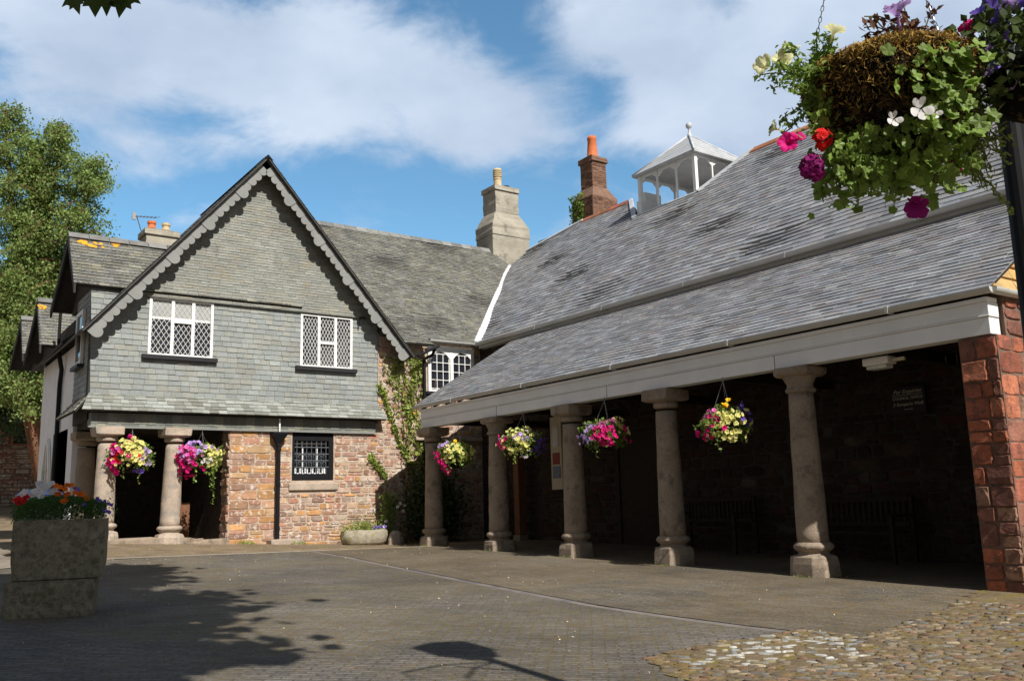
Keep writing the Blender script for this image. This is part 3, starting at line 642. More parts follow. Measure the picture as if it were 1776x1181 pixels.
# door in the dark wall and its frame
mb = MB(); mb.box(12.9, 12.965, 13.05, 14.35, -.95, 1.42)
d = mb.build('door', M_woodold, hall, bevel=.01)
mb = MB(); mb.box(12.87, 12.99, 12.93, 13.045, -.95, 1.55); mb.box(12.87, 12.99, 14.355, 14.47, -.95, 1.55); mb.box(12.872, 12.99, 13.05, 14.35, 1.425, 1.55)
mb.build('door_frame', M_woodold, hall)
# notice board, post, lamp, council sign, benches
nbd = empty('notice_board', (12.85, 16.3, 1.1), 0, 'tall narrow cream notice board with posters between the second and third arcade columns', 'notice board')
mb = MB(); mb.box(12.78, 12.84, 16.12, 16.52, .3, 1.93); mb.build('board', M_cream, nbd, bevel=.01)
mb = MB(); mb.box(12.765, 12.779, 16.2, 16.44, .86, 1.12); mb.build('red_poster', M_poster, nbd)
mb = MB(); mb.box(12.765, 12.779, 16.18, 16.45, .55, .82); mb.build('blue_poster', mat('blue grey poster', (.22, .27, .36), .6), nbd)
mb = MB(); mb.box(12.765, 12.779, 16.22, 16.42, 1.25, 1.7); mb.build('notice_sheet', M_paper, nbd)
pst = empty('timber_post', (12.5, 17.9, -.85), 0, 'brown timber post standing against the dark arcade wall beside the second column', 'post')
mb = MB(); mb.box(12.55, 12.75, 17.5, 17.7, -.7, 1.72); mb.build('post', M_wood_brown, pst, bevel=.015)
mb = MB(); mb.box(12.52, 12.78, 17.47, 17.73, -.86, -.701); mb.build('plinth', M_granite_dark, pst, bevel=.01)
lf = empty('batten_light', (10.35, 6.6, 1.7), 0, 'small white bulkhead light fitting under the right end of the arcade beam', 'light fitting')
mb = MB(); mb.box(10.3, 10.5, 6.42, 6.78, 1.6, 1.698); mb.build('housing', M_white, lf, bevel=.015)
mb = MB(); mb.box(10.32, 10.48, 6.46, 6.74, 1.55, 1.599); mb.build('diffuser', mat('opal plastic', (.6, .6, .55), .3), lf, bevel=.01)
mb = MB(); mb.box(10.38, 10.42, 6.25, 6.41, 1.62, 1.66); mb.build('cable_gland', M_cream, lf)
sg = empty('office_sign', (12.9, 7.75, 1.4), 0, 'dark sign reading COUNCIL OFFICE on the shaded arcade wall', 'sign')
mb = MB(); mb.box(12.86, 12.9, 7.47, 8.03, 1.18, 1.6); mb.build('sign_panel', mat('dark sign paint', (.02, .02, .022), .5), sg, bevel=.008)
M_let = mat('cream lettering', (.6, .57, .48), .6, var=0)
def text(body, size, loc, rot, m, parent, name='lettering', shear=0):
    cu = bpy.data.curves.new(name, 'FONT'); cu.body = body; cu.size = size; cu.align_x = 'CENTER'; cu.align_y = 'CENTER'; cu.extrude = .002; cu.shear = shear; cu.materials.append(m)
    tmp = bpy.data.objects.new('tmp', cu); sc.collection.objects.link(tmp); bpy.context.view_layer.update()
    me = bpy.data.meshes.new_from_object(tmp.evaluated_get(bpy.context.evaluated_depsgraph_get())); me.name = name; bpy.data.objects.remove(tmp)
    o = bpy.data.objects.new(name, me); sc.collection.objects.link(o); o.parent = parent; o.matrix_parent_inverse = (Matrix.Translation(parent.location)).inverted()
    o.location = loc; o.rotation_euler = rot; return o
RT = (R_(90), 0, R_(-90))
text('For Enquiries', .085, (12.855, 7.75, 1.52), RT, M_let, sg, shear=.4); text('COUNCIL OFFICE', .062, (12.855, 7.75, 1.42), RT, M_let, sg); text('5 Ramparts Walk', .07, (12.855, 7.75, 1.33), RT, M_let, sg, shear=.35)
mb = MB(); mb.box(12.852, 12.859, 7.5, 8.0, 1.468, 1.474); mb.box(12.852, 12.859, 7.68, 7.82, 1.25, 1.256); mb.build('sign_rule', M_let, sg)
def bench(v, label):
    zb = gz(12.6, v); t = empty('bench', (12.5, v, zb), 0, label, 'bench', 'wooden benches in the arcade')
    mb = MB()
    for k in range(5): mb.box(12.2+k*.1, 12.28+k*.1, v-.75, v+.75, zb+.42, zb+.445)
    mb.build('seat', M_woodold, t, bevel=.005)
    mb = MB(); mb.box(12.74, 12.785, v-.75, v+.75, zb+.88, zb+.96); mb.box(12.72, 12.76, v-.75, v+.75, zb+.52, zb+.57)
    for k in range(15): mb.box(12.735, 12.755, v-.68+k*.097-.02, v-.68+k*.097+.02, zb+.571, zb+.879)
    mb.build('backrest', M_woodold, t)
    for sx, hh in ((12.2, .66), (12.75, .95)):
        for sv in (-.78, .78):
            mb = MB(); mb.box(sx, sx+.06, v+sv-.03, v+sv+.03, zb-.02, zb+hh*1.0); mb.build('leg', M_woodold, t, bevel=.005)
    for sv in (-.78, .78):
        mb = MB(); mb.box(12.17, 12.8, v+sv-.035, v+sv+.035, zb+.663, zb+.69); mb.build('armrest', M_woodold, t)
bench(11.55, 'slatted wooden bench in shade between the fourth and fifth columns'); bench(8.6, 'slatted wooden bench in shade right of the fifth column, below the sign')
# ================================================================= CUPOLA
cup = empty('cupola', (17.65, 16.17, 7.5), 0, 'white open timber cupola with a pyramid roof and ball finial on the ridge', 'cupola')
c0, c1, d0, d1_, zb, zt = 16.63, 18.67, 15.12, 17.22, 7.53, 8.68
mb = MB(); mb.box(c0-.02, c1+.02, d0-.02, d1_+.02, zb-.25, zb+.03); mb.build('curb', M_lead, cup)
for x in (c0+.05, c1-.05):
    for y in (d0+.05, d1_-.05):
        mb = MB(); mb.box(x-.05, x+.05, y-.05, y+.05, zb+.03, zt-.02); mb.build('corner_post', M_white, cup, bevel=.006)
for k in (1, 2):
    t = k/3
    for (x, y) in ((c0+.05, d0+(d1_-d0)*t), (c1-.05, d0+(d1_-d0)*t), (c0+(c1-c0)*t, d0+.05), (c0+(c1-c0)*t, d1_-.05)):
        mb = MB(); mb.box(x-.022, x+.022, y-.022, y+.022, zb+.03, zt-.06); mb.build('post', M_white, cup)
def arch_panel(mb, P, Q, th):
    # spandrel board with chamfered (Tudor) head between two posts
    P, Q = Vector(P), Vector(Q); d = (Q-P); L_ = d.length; d.normalize(); n = Vector((-d.y, d.x, 0))*th
    w = [(0, 0), (0, -.2), (.03, -.18), (L_*.3, -.06), (L_*.7, -.06), (L_-.03, -.18), (L_, -.2), (L_, 0)]
    for a, b in zip(w[1:-1], w[2:]):
        mb.prism([P+d*a[0]+Vector((0, 0, a[1]+.0)), P+d*b[0]+Vector((0, 0, b[1])), P+d*b[0], P+d*a[0]] if abs(a[0]-b[0]) > 1e-6 else [P]*3, n) if abs(a[0]-b[0]) > 1e-6 else None
mb = MB()
for k in range(3):
    y0 = d0+.08+(d1_-d0-.1)*k/3; y1 = d0+.02+(d1_-d0-.1)*(k+1)/3; x0 = c0+.08+(c1-c0-.1)*k/3; x1 = c0+.02+(c1-c0-.1)*(k+1)/3
    for x in (c0+.035, c1-.065): arch_panel(mb, (x+.03, y0, zt-.02), (x+.03, y1, zt-.02), .025)
    for y in (d0+.035, d1_-.065): arch_panel(mb, (x0, y, zt-.02), (x1, y, zt-.02), .025)
mb.build('arched_spandrels', M_white, cup)
mb = MB(); ax_, ay_, az_ = 17.65, 16.17, 9.7; e0, e1, f0, f1, ze = c0-.1, c1+.1, d0-.1, d1_+.1, zt-.0
cor = [(e0, f0), (e1, f0), (e1, f1), (e0, f1)]
for i in range(4):
    p, q = cor[i], cor[(i+1) % 4]; k = 7
    for j in range(k):
        t0, t1 = j/k, (j+1)/k
        def lp(p, t, z=0): return (p[0]+(ax_-p[0])*t, p[1]+(ay_-p[1])*t, ze+(az_-ze)*t+.02+z)
        mb.face([lp(p, t0, .004), lp(q, t0, .004), lp(q, t1), lp(p, t1)])
    mb.face([(p[0], p[1], ze-.02), (q[0], q[1], ze-.02), (q[0], q[1], ze+.035), (p[0], p[1], ze+.035)])
mb.face([(e0, f0, ze-.02), (e0, f1, ze-.02), (e1, f1, ze-.02), (e1, f0, ze-.02)])
mb.build('pyramid_roof', mat('pale lead sheet', (.46, .47, .48), .5, False, .15, 3, [((.5, .5, .49), 5, .55, .1, .5), ((.3, .26, .18), 6, .64, .08, .5)]), cup)
mb = MB()
for p in cor: mb.tube([(p[0], p[1], ze+.03), (ax_, ay_, az_+.03)], .028, 6)
mb.build('hip_roll', M_lead, cup, smooth=True)
mb = MB(); mb.lathe([(.09, az_-.06), (.055, az_+.04), (.03, az_+.12), (.03, az_+.2), (.045, az_+.22), (.075, az_+.25), (.088, az_+.3), (.075, az_+.35), (.04, az_+.385), (.005, az_+.39)], (ax_, ay_)); mb.build('ball_finial', M_lead, cup, smooth=True)
# ================================================================= chimneys
def jbox(mb, x0, x1, y0, y1, z0, z1, r, j=.012, col=(1, 1, 1), top=None):
    t = top or (x0, x1, y0, y1)
    P0 = [(x0, y0), (x1, y0), (x1, y1), (x0, y1)]; P1 = [(t[0], t[2]), (t[1], t[2]), (t[1], t[3]), (t[0], t[3])]; vs = []
    n = 5
    for k in range(n+1):
        f = k/n
        for a, b in zip(P0, P1): vs.append((a[0]+(b[0]-a[0])*f+r.uniform(-j, j), a[1]+(b[1]-a[1])*f+r.uniform(-j, j), z0+(z1-z0)*f))
    mb.mesh(vs, [(i*4+k, i*4+(k+1) % 4, (i+1)*4+(k+1) % 4, (i+1)*4+k) for i in range(n) for k in range(4)]+[(3, 2, 1, 0), tuple(range(4*n, 4*n+4))], col)
r = random.Random(9)
mb = MB(); xa, xb, ya, yb = 16.3, 17.78, 23.75, 24.75; r = random.Random(9)
jbox(mb, xa, xb, ya, yb, 7.0, 8.75, r); jbox(mb, xa-.02, xb+.02, ya-.02, yb+.02, 8.75, 9.15, r); jbox(mb, xa, xb, ya, yb, 9.15, 9.6, r, top=(xa+.22, xb-.32, ya+.12, yb-.12)); jbox(mb, xa+.22, xb-.32, ya+.12, yb-.12, 9.6, 10.35, r)
jbox(mb, xa+.18, xb-.28, ya+.08, yb-.08, 10.35, 10.52, r)
chm = empty('hall_chimney', (16.9, 24.2, 7), 0, 'tall stepped rendered chimney with louvred buff pot at the roof valley', 'chimney')
mb.build('stack', M_chim, chm, bevel=.02)
mb = MB(); pz = 10.52
mb.lathe([(.14, pz), (.135, pz+.3), (.15, pz+.32), (.15, pz+.36), (.13, pz+.38)]+[q for k in range(4) for q in ((.1, pz+.385+k*.07), (.1, pz+.41+k*.07), (.155, pz+.415+k*.07), (.155, pz+.45+k*.07))]+[(.13, pz+.7), (.03, pz+.74)], (16.85, 24.2), 16)
mb.build('louvred_pot', M_pot_buff, chm, smooth=False)
mb = MB(); mb.lathe([(.12, pz-.02), (.11, pz+.12), (.13, pz+.13), (.13, pz+.17), (.09, pz+.17)], (17.22, 24.25), 14); mb.build('low_pot', M_dark_edge, chm)
chb = empty('brick_chimney', (18.8, 21.6, 8), 0, 'red brick chimney with one orange pot and ivy on its shoulder behind the ridge', 'chimney')
BC = Vector((18.75, 21.45, 0))
mb = MB(); x, y = BC.x, BC.y
def bricks(mb, x0, x1, y0, y1, z0, z1, seed):
    rubble(mb, (x0, y0, z0), (1, 0, 0), (0, 0, 1), (0, x1-x0, 0, z1-z0), [(1, 1, 1), (.8, .75, .7), (1.2, 1.1, 1.0), (.65, .6, .6)], seed, (.07, .08), (.16, .24), (.006, .014), gap=.004)
    rubble(mb, (x0, y1, z0), (0, -1, 0), (0, 0, 1), (0, y1-y0, 0, z1-z0), [(1, 1, 1), (.8, .75, .7), (1.2, 1.1, 1.0), (.65, .6, .6)], seed+1, (.07, .08), (.16, .24), (.006, .014), gap=.004)
jbox(mb, x-.52, x+.52, y-.52, y+.52, 7.5, 9.6, r, .005); jbox(mb, x-.52, x+.52, y-.52, y+.52, 9.6, 10.0, r, .005, top=(x-.29, x+.29, y-.3, y+.3)); jbox(mb, x-.29, x+.29, y-.3, y+.3, 10.0, 10.85, r, .004)
bricks(mb, x-.29, x+.29, y-.3, y+.3, 10.0, 10.85, 41); bricks(mb, x-.52, x+.52, y-.52, y+.52, 8.4, 9.6, 43)
jbox(mb, x-.34, x+.34, y-.35, y+.35, 10.85, 11.02, r, .02)
mb.build('brick_stack', M_brickch, chb)
mb = MB(); mb.lathe([(.19, 11.0), (.2, 11.1), (.175, 11.15), (.14, 11.68), (.155, 11.7), (.155, 11.76), (.13, 11.82), (.1, 11.82)], (x, y), 18); mb.build('chimney_pot', M_pot_orange, chb, smooth=True)
P = [(x-.57+abs(rs.normal(0, .08))-.05, y+rs.uniform(-.1, .6), rs.uniform(8.6, 9.8)) for _ in range(420)]
o = np_leaves('chimney_ivy', P, .09, M_leaf, None, None, 6, .8); tag(o, 'small clump of ivy on the left shoulder of the brick chimney', 'ivy')
# ================================================================= GABLED HOUSE (slate hung, facing the yard)
FV = 19.6
gh = empty('gabled_house', (7, 20.5, -.7), 0, 'slate-hung gabled house with scalloped bargeboards over a red stone ground floor', 'house')
X_, Z_ = Vector((1, 0, 0)), Vector((0, 0, 1))
W1 = (4.66, 6.0, 3.28, 4.5); W2 = (8.0, 9.3, 3.25, 4.47)
mb = MB()
slates(mb, (0, FV, 0), X_, Z_, [[(3.6, 2.42), (9.97, 2.42), (9.97, 4.6), (3.52, 4.6)]], .115, .21, .016, PAL_WALL, 51, holes=(W1, W2), hue=.06)
# bell-cast foot
fl = Vector((0, -.27, -.36)).normalized()
slates(mb, (0, FV-.27, 2.06), X_, -fl, [[(3.42, 0), (10.12, 0), (10.0, .45), (3.58, .45)]], .1, .19, .018, [(.95, .93, .88), (.8, .78, .7), (1.1, 1.08, 1.0), (1.2, 1.2, 1.15)], 52, hue=.12)
mb.build('slate_wall', M_slate_wall, gh)
mb = MB(); gc, gap_, gz_ = 7.0, 8.0, 4.5; hw = 3.62; gap_ = 7.86
def gtri(b): return hw*(gap_-b)/(gap_-3.7)
slates(mb, (0, FV-.07, 0), X_, Z_, [[(gc-gtri(4.5), 4.5), (gc+gtri(4.5), 4.5), (gc, 7.85)]], .062, .24, .012, PAL_WALL, 53, hue=.07)
mb.build('slate_gable', M_slate_gable, gh)
mb = MB()   # solid backing behind the slates
for (a0, a1, b0, b1) in ((3.56, 4.66, 2.06, 4.5), (4.66, 6.0, 2.06, 3.26), (6.0, 8.0, 2.06, 4.5), (8.0, 9.3, 2.06, 3.23), (9.3, 9.96, 2.06, 4.5)): mb.box(a0, a1, FV+.006, FV+.2, b0, b1)
mb.prism([(gc-gtri(4.5), FV-.062, 4.5), (gc+gtri(4.5), FV-.062, 4.5), (gc, FV-.062, 7.84)], (0, .24, 0)); mb.box(9.7, 9.95, FV+.21, 24, 2.0, 4.6)
mb.prism([(3.45, FV-.25, 2.045), (10.08, FV-.25, 2.045), (9.98, FV+.01, 2.4), (3.58, FV+.01, 2.4)], (0, .02, -.01))
mb.build('wall_backing', M_dark_edge, gh)
mb = MB()   # slate-faced beam band over the openings
slates(mb, (0, FV-.03, 0), X_, Z_, [[(3.64, 1.77), (9.9, 1.77), (9.9, 2.03), (3.64, 2.03)]], .26, .17, .012, [(.75, .75, .68), (.6, .6, .55), (.9, .85, .7)], 54)
mb.box(3.64, 9.9, FV-.02, FV+.3, 1.77, 2.04)
mb.build('slate_fascia', M_slate_wall, gh)
mb = MB(); mb.box(3.6, 9.95, FV-.045, FV-.031, 1.735, 1.769); mb.build('drip_board', M_barge, gh)
# scalloped bargeboards
def barge(sgn, parent):
    mb = MB(); ap = Vector((6.98, 19.2, 7.87)); ft = Vector((3.40 if sgn < 0 else 10.63, 19.2, 3.64)); d = (ft-ap); L_ = d.length; d.normalize()
    nrm = Vector((-d.z, 0, d.x)); 
    if nrm.z > 0: nrm = -nrm
    nn = int(round(L_/.187)); stp = L_/nn
    for k in range(nn):
        s0 = k*stp; big = (k % 6 == 5); rr = stp*.5*(1.28 if big else 1.02); dep = .13+(.045 if big else 0)
        c = ap+d*(s0+stp/2)+nrm*dep
        pts = [ap+d*(s0+stp/2-rr)+nrm*.012]+[c+d*(-math.cos(t)*rr)+nrm*math.sin(t)*rr for t in [math.pi*i/8 for i in range(9)]]+[ap+d*(s0+stp/2+rr)+nrm*.012]
        off = (0, .02, 0); y = -.006*(k % 2)-(.012 if big else 0)
        mb.prism([p+Vector((0, y, 0)) for p in pts], off)
    return mb.build('bargeboard', M_barge, parent)
barge(-1, gh); barge(1, gh)
mb = MB()
for sgn, fx, fz in ((-1, 3.33, 3.57), (1, 10.70, 3.57)):
    d = Vector((fx-6.98, 0, fz-7.87)).normalized(); n = Vector((-d.z, 0, d.x)); n = n if n.z > 0 else -n
    A0, B0 = Vector((6.98, 19.1, 7.87)), Vector((fx, 19.1, fz))
    mb.prism([A0+n*.0, B0+n*.0, B0+n*.02, A0+n*.02], (0, 4.9, 0)); mb.prism([A0+n*.023+Vector((0, .02, 0)), B0+n*.023+Vector((0, .02, 0)), B0+n*.04+Vector((0, .02, 0)), A0+n*.04+Vector((0, .02, 0))], (0, 4.85, 0))
    mb.prism([A0-n*.002+Vector((0, .14, 0)), B0-n*.002+Vector((0, .14, 0)), B0-n*.03+Vector((0, .14, 0)), A0-n*.03+Vector((0, .14, 0))], (0, .32, 0))
    # individual slate edges along the verge
    L_ = (B0-A0).length; k = 0; rr = random.Random(8+sgn)
    while k*.12 < L_-.12:
        p = A0+d*(k*.12)+n*.041; mb.prism([p, p+d*.118, p+d*.118+n*rr.uniform(.008, .02), p+n*.004], (0, rr.uniform(.3, .5), 0)); k += 1
mb.build('gable_roof', mat('dark slate edge', (.075, .073, .068), .7, False, .3, 12), gh)
mb = MB()
for k in range(12): mb.prism([(6.86, 19.1+k*.4, 7.85), (6.98, 19.1+k*.4, 7.97), (7.10, 19.1+k*.4, 7.85)], (0, .39, 0))
mb.build('ridge_tiles', M_ridge_grey, gh)
# windows
def leaded(parent, w, lights, transom=None, diamond=(.105, .16), sill=True, blind=0, seed=1, pane=M_glass):
    u0, u1, z0, z1 = w; y = FV-.01; fr = .055
    mb = MB(); mb.box(u0, u0+fr, y-.02, y+.06, z0, z1); mb.box(u1-fr, u1, y-.02, y+.06, z0, z1); mb.box(u0+fr, u1-fr, y-.018, y+.06, z1-.035, z1); mb.box(u0+fr, u1-fr, y-.018, y+.06, z0, z0+.035)
    f = mb.build('window', M_white, parent)
    xs = [u0+fr]+[u0+(u1-u0)*l for l in lights]+[u1-fr]
    mb = MB()
    for x in xs[1:-1]: mb.box(x-.032, x+.032, y-.014, y+.058, z0+.036, z1-.036)
    if transom: a, b, zt = transom; mb.box(xs[a]+.032*(a > 0), xs[b]-.032*(b < len(xs)-1), y-.012, y+.056, zt-.03, zt+.03)
    g = mb.build('mullion', M_white, f); g.matrix_parent_inverse = Matrix()
    mb = MB(); mb.face([(u0+fr, y+.035, z0+.03), (u1-fr, y+.035, z0+.03), (u1-fr, y+.035, z1-.03), (u0+fr, y+.035, z1-.03)])
    g = mb.build('pane', pane, f); g.matrix_parent_inverse = Matrix()
    if blind:
        mb = MB(); rr = random.Random(seed)
        mb.face([(u0+fr, y+.034, z1-blind), (u1-fr, y+.034, z1-blind), (u1-fr, y+.034, z1-.03), (u0+fr, y+.034, z1-.03)]); g = mb.build('blind', M_blind, f); g.matrix_parent_inverse = Matrix()
        mb = MB(); mb.box(u0+fr, u1-fr, y+.0285, y+.033, z1-blind-.03, z1-blind+.02); g = mb.build('blind_rail', M_white, f); g.matrix_parent_inverse = Matrix()
    mb = MB(); dw, dh = diamond; lw = .0055; yl = y+.024; rr = random.Random(seed)
    for i in range(len(xs)-1):
        x0, x1 = xs[i]+.03*(i > 0), xs[i+1]-.03*(i < len(xs)-2); za, zb_ = z0+.036, z1-.036
        for sg_ in (1, -1):
            k = -40
            while k < 60:
                base = x0+k*dw; pts = []
                # line x = base + sg*(z-za)*dw/dh
                m_ = sg_*dw/dh
                if sg_ > 0: zlo = max(za, za+(x0-base)/m_); zhi = min(zb_, za+(x1-base)/m_)
                else: zlo = max(za, za+(x1-base)/m_); zhi = min(zb_, za+(x0-base)/m_)
                if zhi-zlo > .01:
                    p = Vector((base+(zlo-za)*m_, yl+.002*sg_, zlo)); q = Vector((base+(zhi-za)*m_, yl+.002*sg_, zhi)); s_ = Vector((1, 0, 0))*lw*1.25
                    mb.face([p-s_, p+s_, q+s_, q-s_])
                k += 1
    g = mb.build('leading', mat('whitened lead came', (.55, .55, .53), .5, var=.1), f); g.matrix_parent_inverse = Matrix()
    if sill:
        mb = MB(); mb.box(u0-.12, u1+.1, FV-.1, FV+.02, z0-.1, z0-.005); g = mb.build('sill', M_blackwood, f, bevel=.008); g.matrix_parent_inverse = Matrix()
    return f
w = leaded(gh, W1, (.36, .68), (1, 2, 4.02), blind=.42, seed=1); w['label'] = 'left window, pale blind behind its upper leaded panes'
w = leaded(gh, W2, (.35, .67), (1, 2, 3.83), diamond=(.08, .16), seed=2); w['label'] = 'right window, narrow dark leaded panes'
# ground floor stone wall with barred window
GW = (7.86, 8.86, .68, 1.75)
mb = MB()
for (a0, a1, b0, b1) in ((6.45, 7.86, -1.1, 1.77), (7.86, 8.86, -1.1, .66), (8.86, 12.97, -1.1, 1.77), (10.0, 12.965, 1.77, 4.22), (9.9, 10.0, 1.77, 2.0)): mb.box(a0, a1, FV+.03, FV+.5, b0, b1)
mb.build('wall_core', M_mortar, gh)
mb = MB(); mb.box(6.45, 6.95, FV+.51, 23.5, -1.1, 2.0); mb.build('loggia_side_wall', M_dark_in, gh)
mb = MB()
H1 = ((7.84, 8.88, .52, 1.8), (7.8, 8.95, .4, .53))
rubble(mb, (0, FV+.03, 0), X_, Z_, (6.45, 7.5, -.72, 1.76), PAL_ORANGE+[(.44, .25, .15)], 61, (.1, .22), (.2, .55), (.006, .02), gap=.006, sharp=True)
rubble(mb, (0, FV+.03, 0), X_, Z_, (7.5, 10.15, -.85, 1.76), PAL_STONE+PAL_ORANGE[:1], 62, (.06, .17), (.1, .42), (.006, .022), gap=.009, holes=((7.84, 8.88, .43, 1.8),))
rubble(mb, (0, FV+.03, 0), X_, Z_, (10.15, 12.95, -.9, 1.76), PAL_STONE+[(.5, .42, .33)], 63, (.05, .14), (.08, .28), (.004, .02), gap=.014)
rubble(mb, (0, FV+.03, 0), X_, Z_, (10.0, 12.95, 1.76, 4.0), PAL_STONE+[(.5, .42, .33), (.6, .34, .1)], 64, (.06, .18), (.1, .32), (.004, .022), gap=.013, holes=((11.34, 12.76, 2.78, 4.1),))
mb.build('stone_wall', M_rubble, gh)
mb = MB(); rubble(mb, (6.45, 23.4, 0), (0, -1, 0), Z_, (3.3, 3.79, -.75, 1.76), PAL_STONE, 65, (.13, .23), (.16, .4), (.015, .05)); mb.build('jamb_stones', M_rubble, gh)
mb = MB(); mb.box(7.78, 8.96, FV-.03, FV+.2, .44, .6); mb.build('window_sill_stone', M_granite, gh, bevel=.02)
# barred window
mb = MB(); u0, u1, z0, z1 = GW; y = FV+.1
mb.box(u0, u0+.07, y-.05, y+.1, z0, z1); mb.box(u1-.11, u1, y-.05, y+.1, z0, z1); mb.box(u0+.07, u1-.11, y-.05, y+.1, z1-.2, z1); mb.box(u0+.07, u1-.11, y-.05, y+.1, z0, z0+.13)
f = mb.build('barred_window', M_black, gh, bevel=.006)
mb = MB(); iz0, iz1 = z0+.13, z1-.2
mb.box(u0+.07, u1-.11, y+.13, y+.15, iz0, iz0+.03)
for x in (u0+.32, u0+.67): mb.box(x-.02, x+.02, y+.12, y+.14, iz0+.03, iz1)
for i in range(6): mb.box(u0+.1+i*.14, u0+.18+i*.14, y+.12, y+.13, iz0+.01, iz0+.13)
mb.box(u0+.07, u1-.11, y+.131, y+.14, iz1-.07, iz1-.03)
g = mb.build('inner_casement', M_innerwhite, f); g.matrix_parent_inverse = Matrix()
mb = MB()
for i in range(7): x = u0+.07+(u1-u0-.18)*(i+.5)/7; mb.tube([(x, y-.03, iz0), (x, y-.03, iz1)], .009, 5)
for i in range(1, 5): z = iz0+(iz1-iz0)*i/5; mb.tube([(u0+.07, y-.04, z), (u1-.11, y-.04, z)], .012, 5)
for i in range(6):
    for j in (2, 3):
        cx, cz = u0+.07+(u1-u0-.18)*(i+1)/7, iz0+(iz1-iz0)*(j-.45)/5; pts = [(cx+.045*math.cos(t)*(1-t/9), y-.045, cz+.055*math.sin(t)*(1-t/9)) for t in [k*.7 for k in range(9)]]; mb.tube(pts, .006, 4)
g = mb.build('iron_grille', mat('grey iron grille', (.1, .11, .12), .5), f); g.matrix_parent_inverse = Matrix()
mb = MB(); mb.box(u0+.05, u1-.09, y+.2, y+.21, z0+.1, z1-.1); g = mb.build('pane', M_glass, f); g.matrix_parent_inverse = Matrix()
# ground floor loggia
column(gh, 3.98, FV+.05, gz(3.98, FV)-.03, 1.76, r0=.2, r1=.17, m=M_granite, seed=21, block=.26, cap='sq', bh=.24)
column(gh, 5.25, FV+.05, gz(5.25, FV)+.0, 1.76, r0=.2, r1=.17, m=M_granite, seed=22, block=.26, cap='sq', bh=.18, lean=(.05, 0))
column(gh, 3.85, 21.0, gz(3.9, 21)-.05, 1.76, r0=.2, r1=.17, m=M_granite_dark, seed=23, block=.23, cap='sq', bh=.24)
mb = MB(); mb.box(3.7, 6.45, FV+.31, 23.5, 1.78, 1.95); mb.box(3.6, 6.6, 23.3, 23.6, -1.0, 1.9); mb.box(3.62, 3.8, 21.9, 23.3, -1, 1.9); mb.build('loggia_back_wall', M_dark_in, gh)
mb = MB(); r = random.Random(3)
for (a, b, y0, z) in ((3.62, 5.0, 19.42, .03), (4.75, 5.9, 19.5, .06), (5.6, 6.45, 19.4, .035)):
    n = 9; P = [(a+(b-a)*i/n, y0+r.uniform(-.09, .1), gz(a, y0)+z+r.uniform(-.02, .02)) for i in range(n+1)]
    mb.prism(P+[(b, 20.1, gz(b, y0)+z+.01), (a, 20.1, gz(a, y0)+z+.01)], (0, 0, -.25))
mb.build('worn_stone_step', M_granite_dark, gh, bevel=.02)
mb = MB(); mb.box(5.9, 6.1, 21.2, 21.35, -.75, .25); mb.build('timber_stump', M_wood_brown, gh, bevel=.01)
# downpipe with hopper
mb = MB(); px = 7.5; mb.tube([(px, FV-.09, -.62), (px, FV-.09, 1.45)], .045, 12)
for z in (-.4, .55, 1.3): mb.tube([(px, FV-.09, z), (px, FV-.09, z+.06)], .056, 12)
dp = mb.build('downpipe', M_black, gh, smooth=False)
mb = MB(); P0 = [(-.05, -.04), (.05, -.04), (.05, .05), (-.05, .05)]; P1 = [(-.17, -.12), (.17, -.12), (.17, .09), (-.17, .09)]
for q0, q1, z0, z1 in ((P0, P0, 1.42, 1.47), (P0, P1, 1.47, 1.68), (P1, P1, 1.68, 1.72)):
    vs_ = [(px+a, FV-.09+b, z0) for a, b in q0]+[(px+a, FV-.09+b, z1) for a, b in q1]; mb.mesh(vs_, [(0, 1, 5, 4), (1, 2, 6, 5), (2, 3, 7, 6), (3, 0, 4, 7), (3, 2, 1, 0), (4, 5, 6, 7)])
g = mb.build('hopper', M_black, dp); g.matrix_parent_inverse = Matrix()
mb = MB(); mb.tube([(px+.01, FV-.1, 1.73), (px+.01, FV-.1, 2.02)], .02, 8); g = mb.build('waste_pipe', M_white, dp); g.matrix_parent_inverse = Matrix()
mb = MB(); mb.box(7.3, 8.0, FV-.28, FV+.02, -.8, -.6); mb.build('drain_kerb', M_granite, gh, bevel=.02)
mb = MB(); mb.tube([(9.45, FV-.12, 4.32), (9.45, FV-.12, 4.5), (9.6, FV-.12, 4.5)], .018, 6); mb.build('overflow_pipe', M_black, gh)
